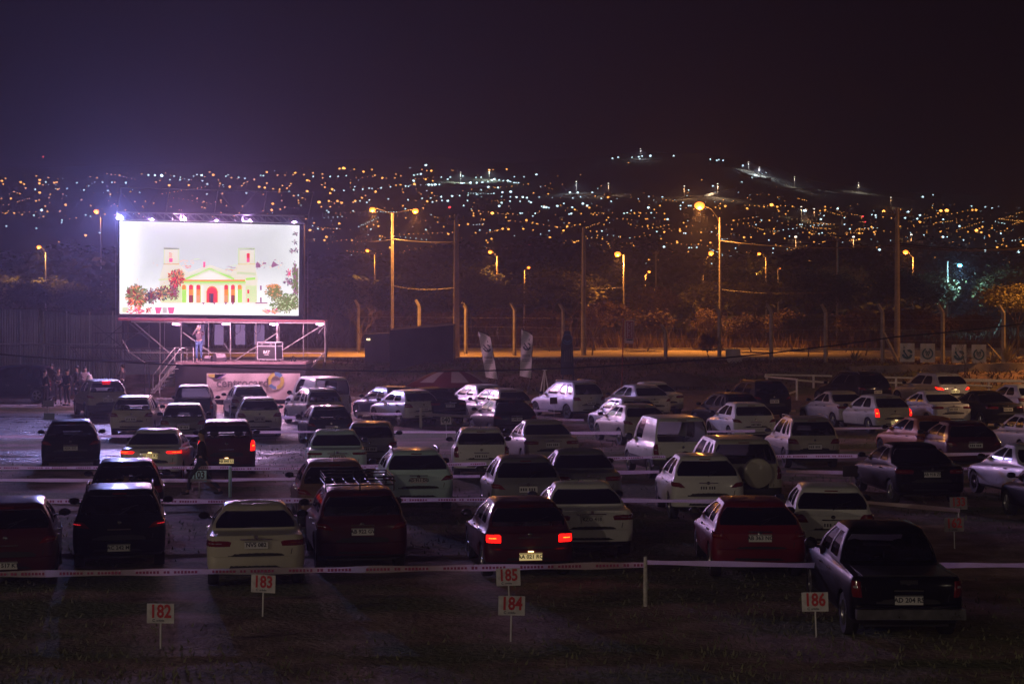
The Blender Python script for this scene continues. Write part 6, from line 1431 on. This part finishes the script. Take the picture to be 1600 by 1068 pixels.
LANDM = [(0, 'over the corrugated wall'), (70, 'left of the screen'), (150, 'over the left end of the screen'), (235, 'over the left half of the screen'), (300, 'over the middle of the screen'), (370, 'over the right half of the screen'), (450, 'over the right end of the screen'), (510, 'left of the twin street lamp'), (590, 'around the twin street lamp'), (660, 'left of the dark utility pole'), (715, 'right of the dark utility pole'), (775, 'between the two dark utility poles'), (850, 'left of the thin utility pole'), (912, 'right of the thin utility pole'), (965, 'above the bright orange lamp'), (1030, 'left of the tallest lamp'), (1093, 'around the tallest lamp'), (1140, 'right of the tallest lamp'), (1200, 'above the pale lit building'), (1265, 'right of the pale lit building'), (1340, 'left of the tall dark pole'), (1402, 'right of the tall dark pole'), (1460, 'above the cyan lamp'), (1530, 'near the right edge')]
def place(px, py):
    l = [v for q_, v in LANDM if q_ <= max(0, px)][-1]; t = (py - ipl(px, RIDGE)) / (420 - ipl(px, RIDGE))
    return ['high on the slope', 'on the upper slope', 'half way down the slope', 'on the lower slope', 'at the foot of the hill'][max(0, min(4, int(t * 5)))] + ' ' + l
def lightlabel(c, px, py, s):
    return '%s %s light %s' % (['small', 'bright', 'largest bright'][s], {'o': 'orange', 'w': 'white', 'r': 'red', 'v': 'blue'}[c], place(px, py))
C.sort(key=lambda a: -a[3])
rest = MB(); rest_m = []
for i, (px, py, c, s) in enumerate(C):
    p = hillpt(px, py); d = p.y; rad = d / F * [1.3, 1.9, 2.8][min(2, s)] * rnd.uniform(.8, 1.1); m = lmat(c, d, min(2, s))
    if i < 296:
        k = (c, min(2, s), int(d / 160))
        if k not in LM:
            b = MB(); b.sphere((0, 0, 0), (1, .8, .72), 8); b.tube([(0, .2, .2), (0, .2, -7)], .10, 4, mi=1); o = b.build('city_lamp', [m, M_pole], None, 60); LM[k] = o.data
        else: o = link('city_lamp', LM[k])
        o.location = p; o.scale = (rad, rad, rad); tag(o, lightlabel(c, px, py, min(2, s)), 'lamp', GN[c])
    else:
        if m.name not in rest_m: rest_m.append(m.name)
        rest.sphere(tuple(p), (rad, rad * .8, rad * .75), 6, rest_m.index(m.name))
# the countless fainter ones
for i in range(1300):
    px = rnd.uniform(-300, 1900); yr = ipl(px, RIDGE); lo_y = 405 if px > 480 else 345
    v = rnd.random(); py = lerp(yr + 12, lo_y, v ** .9)
    if 900 < px < 1300 and py < 300 and rnd.random() < .85: continue
    if px > 1230 and py < 318: continue
    if px < 480 and rnd.random() < .6: continue
    if 480 < px < 860 and rnd.random() < .35: continue
    p = hillpt(px, py); c = 'o' if rnd.random() < .78 else 'w'; d = p.y; rad = d / F * rnd.uniform(.34, .55) * (1 + 1.2 * rnd.random() ** 3)
    m = lmat(c, d, 0)
    if m.name not in rest_m: rest_m.append(m.name)
    rest.sphere(tuple(p), (rad, rad * .8, rad * .75), 6, rest_m.index(m.name))
for s_ in range(95):
    px = rnd.choice((rnd.uniform(480, 1700), rnd.uniform(860, 1650), rnd.uniform(-200, 1700))); yr = ipl(px, RIDGE); py = lerp(max(yr + 22, 300 if px > 880 else 0), 404 if px > 480 else 340, rnd.random() ** .8); dx, dy = rnd.uniform(3, 9) * rnd.choice((-1, 1)), rnd.uniform(-1.6, 1.6); c = 'o' if rnd.random() < .8 else 'w'
    for q_ in range(rnd.randint(4, 12)):
        x_, y_ = px + dx * q_ + rnd.uniform(-.8, .8), py + dy * q_ + rnd.uniform(-.5, .5)
        if y_ < ipl(x_, RIDGE) + 6: continue
        p = hillpt(x_, y_); d = p.y; rad = d / F * rnd.uniform(.5, .8); m = lmat(c, d, 0)
        if m.name not in rest_m: rest_m.append(m.name)
        rest.sphere(tuple(p), (rad, rad * .8, rad * .75), 6, rest_m.index(m.name))
tag(rest.build('faint_city_lights', [bpy.data.materials[n] for n in rest_m], None, 60), 'faint scattered lights of the city on the hill', 'city lights', kind='stuff')
# houses dimly seen on the slope
M_h = [mat('house_wall_pale', (.34, .31, .28), .9), mat('house_wall_brick', (.28, .14, .09), .9), mat('house_wall_grey', (.20, .20, .21), .9)]
M_roofh = mat('house_roof', (.08, .06, .05), .9)
wins_ = [emat('warm_window', (1, .62, .25), .32), emat('cool_window', (.7, .9, 1), .30), emat('dim_window', (1, .5, .2), .10)]
HP = {}
def house(px, py, wpx, hpx, k, lit_, label):
    p = hillpt(px, py); d = p.y; w_, h_ = wpx * d / F, hpx * d / F; key = (k, lit_)
    if key not in HP:
        t = thing('house', label, 'house', p, 0, 'houses on the hillside')
        b = MB(); b.box((0, 0, .3), (1, .8, 1.4)); b.build('wall', M_h[k], t)
        b = MB(); b.box((0, 0, 1.03), (1.06, .86, .06)); 
        if k == 1: b.add([(-.55, -.45, 1.06), (.55, -.45, 1.06), (.55, .45, 1.06), (-.55, .45, 1.06), (-.4, 0, 1.32), (.4, 0, 1.32)], [(0, 1, 5, 4), (1, 2, 5), (2, 3, 4, 5), (3, 0, 4)])
        b.build('roof', M_roofh, t)
        for i, x in enumerate((-.3, 0, .3)):
            b = MB(); b.box((x, -.405, .55), (.16, .02, .34)); b.build('window', wins_[lit_] if (i + lit_) % 2 == 0 else M_black, t)
        b = MB(); b.box((.42, -.405, .35), (.1, .02, .6)); b.build('door', M_black, t)
        HP[key] = t
    else: t = dup_tree(HP[key])
    t.location = p; t.scale = (w_, w_, h_); t.rotation_euler = (0, 0, rnd.uniform(-.5, .5)); t['label'] = label; return t
spots = [(1243, 346, 14, 6, 0, 0, 'pale lit building with a bright row of windows under the right hill'), (1274, 347, 11, 6, 1, 0, 'reddish lit building beside the pale one on the right hill'), (950, 307, 10, 8, 0, 2, 'house with a round pinkish front below the centre ridge'), (1158, 324, 8, 4, 1, 2, 'small red lit house right of the tallest lamp'), (1386, 330, 12, 7, 0, 2, 'house with an orange lit gable left of the tall dark pole'), (1028, 350, 8, 7, 1, 2, 'brick house on the slope between two lamp poles'), (1257, 339, 11, 8, 2, 1, 'grey building above the pale lit one'), (692, 345, 9, 6, 1, 2, 'dim brownish house right of the twin lamp'), (755, 316, 24, 7, 2, 2, 'long grey building near the centre of the hill'), (1306, 404, 16, 14, 2, 2, 'grey tower block low at the right'), (1407, 384, 6, 16, 0, 0, 'narrow lit block beside the tall dark pole'), (1330, 404, 8, 16, 2, 2, 'narrow grey block left of the tall dark pole')]
for s in spots: house(*s)
for i in range(58):
    px = rnd.uniform(860, 1600) if rnd.random() < .75 else rnd.uniform(480, 860); py = rnd.uniform(322, 402); k = rnd.choice((0, 1, 2, 2)); li = rnd.choice((1, 2, 2, 0))
    house(px, py, rnd.uniform(5, 12), rnd.uniform(3.5, 6.5), k, li, 'small dim %s house %s' % (['pale', 'brick', 'grey'][k], place(px, py)))
# pale roads and cut banks on the hill, lit by their own lamps
def road(pts, wd, lamps=(), name='road'):
    b = MB(); P = []
    for a, c in zip(pts, pts[1:]):
        for i in range(8):
            t = i / 8; P.append(hillpt(lerp(a[0], c[0], t), lerp(a[1], c[1], t) + rnd.uniform(-.3, .3)))
    vs = []
    for p in P: w_ = wd * p.y / F * rnd.uniform(.6, 1.3); vs += [p + Vector((0, -.4, -w_ * .5)), p + Vector((0, .2, w_ * .5))]
    b.add(vs, [(i * 2, i * 2 + 2, i * 2 + 3, i * 2 + 1) for i in range(len(P) - 1)]); struct(b.build(name, mat('pale_earth_cut', (.5, .47, .40), .9, noise=.5, nscale=.05)))
road([(1050, 311), (1100, 306), (1158, 293)], 3); road([(1105, 256), (1130, 258), (1160, 270)], 3); road([(1158, 272), (1180, 280), (1208, 282)], 8); road([(1205, 294), (1270, 296), (1320, 303), (1400, 309), (1480, 312)], 2.2)
road([(693, 290), (740, 291), (800, 286)], 7); road([(970, 249), (1000, 251), (1040, 249)], 2.5); road([(880, 306), (925, 303), (990, 313)], 3)
HL = [(1185, 274, 30000, (.8, .95, 1)), (1168, 266, 12000, (.8, .9, .9)), (1120, 303, 12000, (1, .75, .5)), (1068, 307, 7000, (1, .6, .3)), (1340, 298, 9000, (.9, .85, .7)), (1240, 290, 5000, (.9, .85, .7)), (720, 283, 20000, (.75, 1, .8)), (765, 279, 20000, (.75, 1, .8)), (1000, 245, 8000, (.8, .9, 1)), (900, 299, 9000, (.8, .9, 1)), (950, 302, 7000, (1, .7, .5)), (1250, 340, 5000, (1, .8, .45)), (1270, 343, 4000, (1, .5, .25)), (1390, 322, 4000, (1, .6, .3)), (1240, 398, 5000, (1, .5, .2)), (1330, 396, 5000, (1, .5, .2)), (1420, 390, 4000, (1, .5, .2))]
for (px, py, pw, c) in HL:
    p = hillpt(px, py); t = thing('floodlight_mast', 'floodlight mast ' + place(px, py), 'lamp', p + Vector((0, -3, 0)), 0, 'floodlight masts on the hill'); b = MB(); b.tube([(0, 0, -2), (0, 0, 4)], .05, 5); b.build('mast', M_pole, t, 60)
    b = MB(); b.box((0, -.1, 4.1), (.5, .25, .25)); b.build('lamp_head', emat('mast_head', (1, .9, .75), 6), t); spot('mast_light', t, (0, -1.2, 3.6), c, pw * 1.0, 170, .3)
# ================================================================== HAZE
b = MB(); b.box((40, 560, 48), (1500, 1290, 98.4)); hz = b.build('haze', mat('haze_surface', (1, 1, 1)), None); hz['kind'] = 'stuff'; tag(hz, 'thin night haze in the air', 'haze')
hm = bpy.data.materials.new('haze_volume'); hm.use_nodes = True; N = hm.node_tree.nodes; N.clear(); out = N.new('ShaderNodeOutputMaterial'); pv = N.new('ShaderNodeVolumePrincipled')
pv.inputs['Color'].default_value = (.66, .64, .86, 1); pv.inputs['Density'].default_value = HZ; pv.inputs['Anisotropy'].default_value = .5
hm.node_tree.links.new(pv.outputs[0], out.inputs['Volume']); hz.data.materials.clear(); hz.data.materials.append(hm)
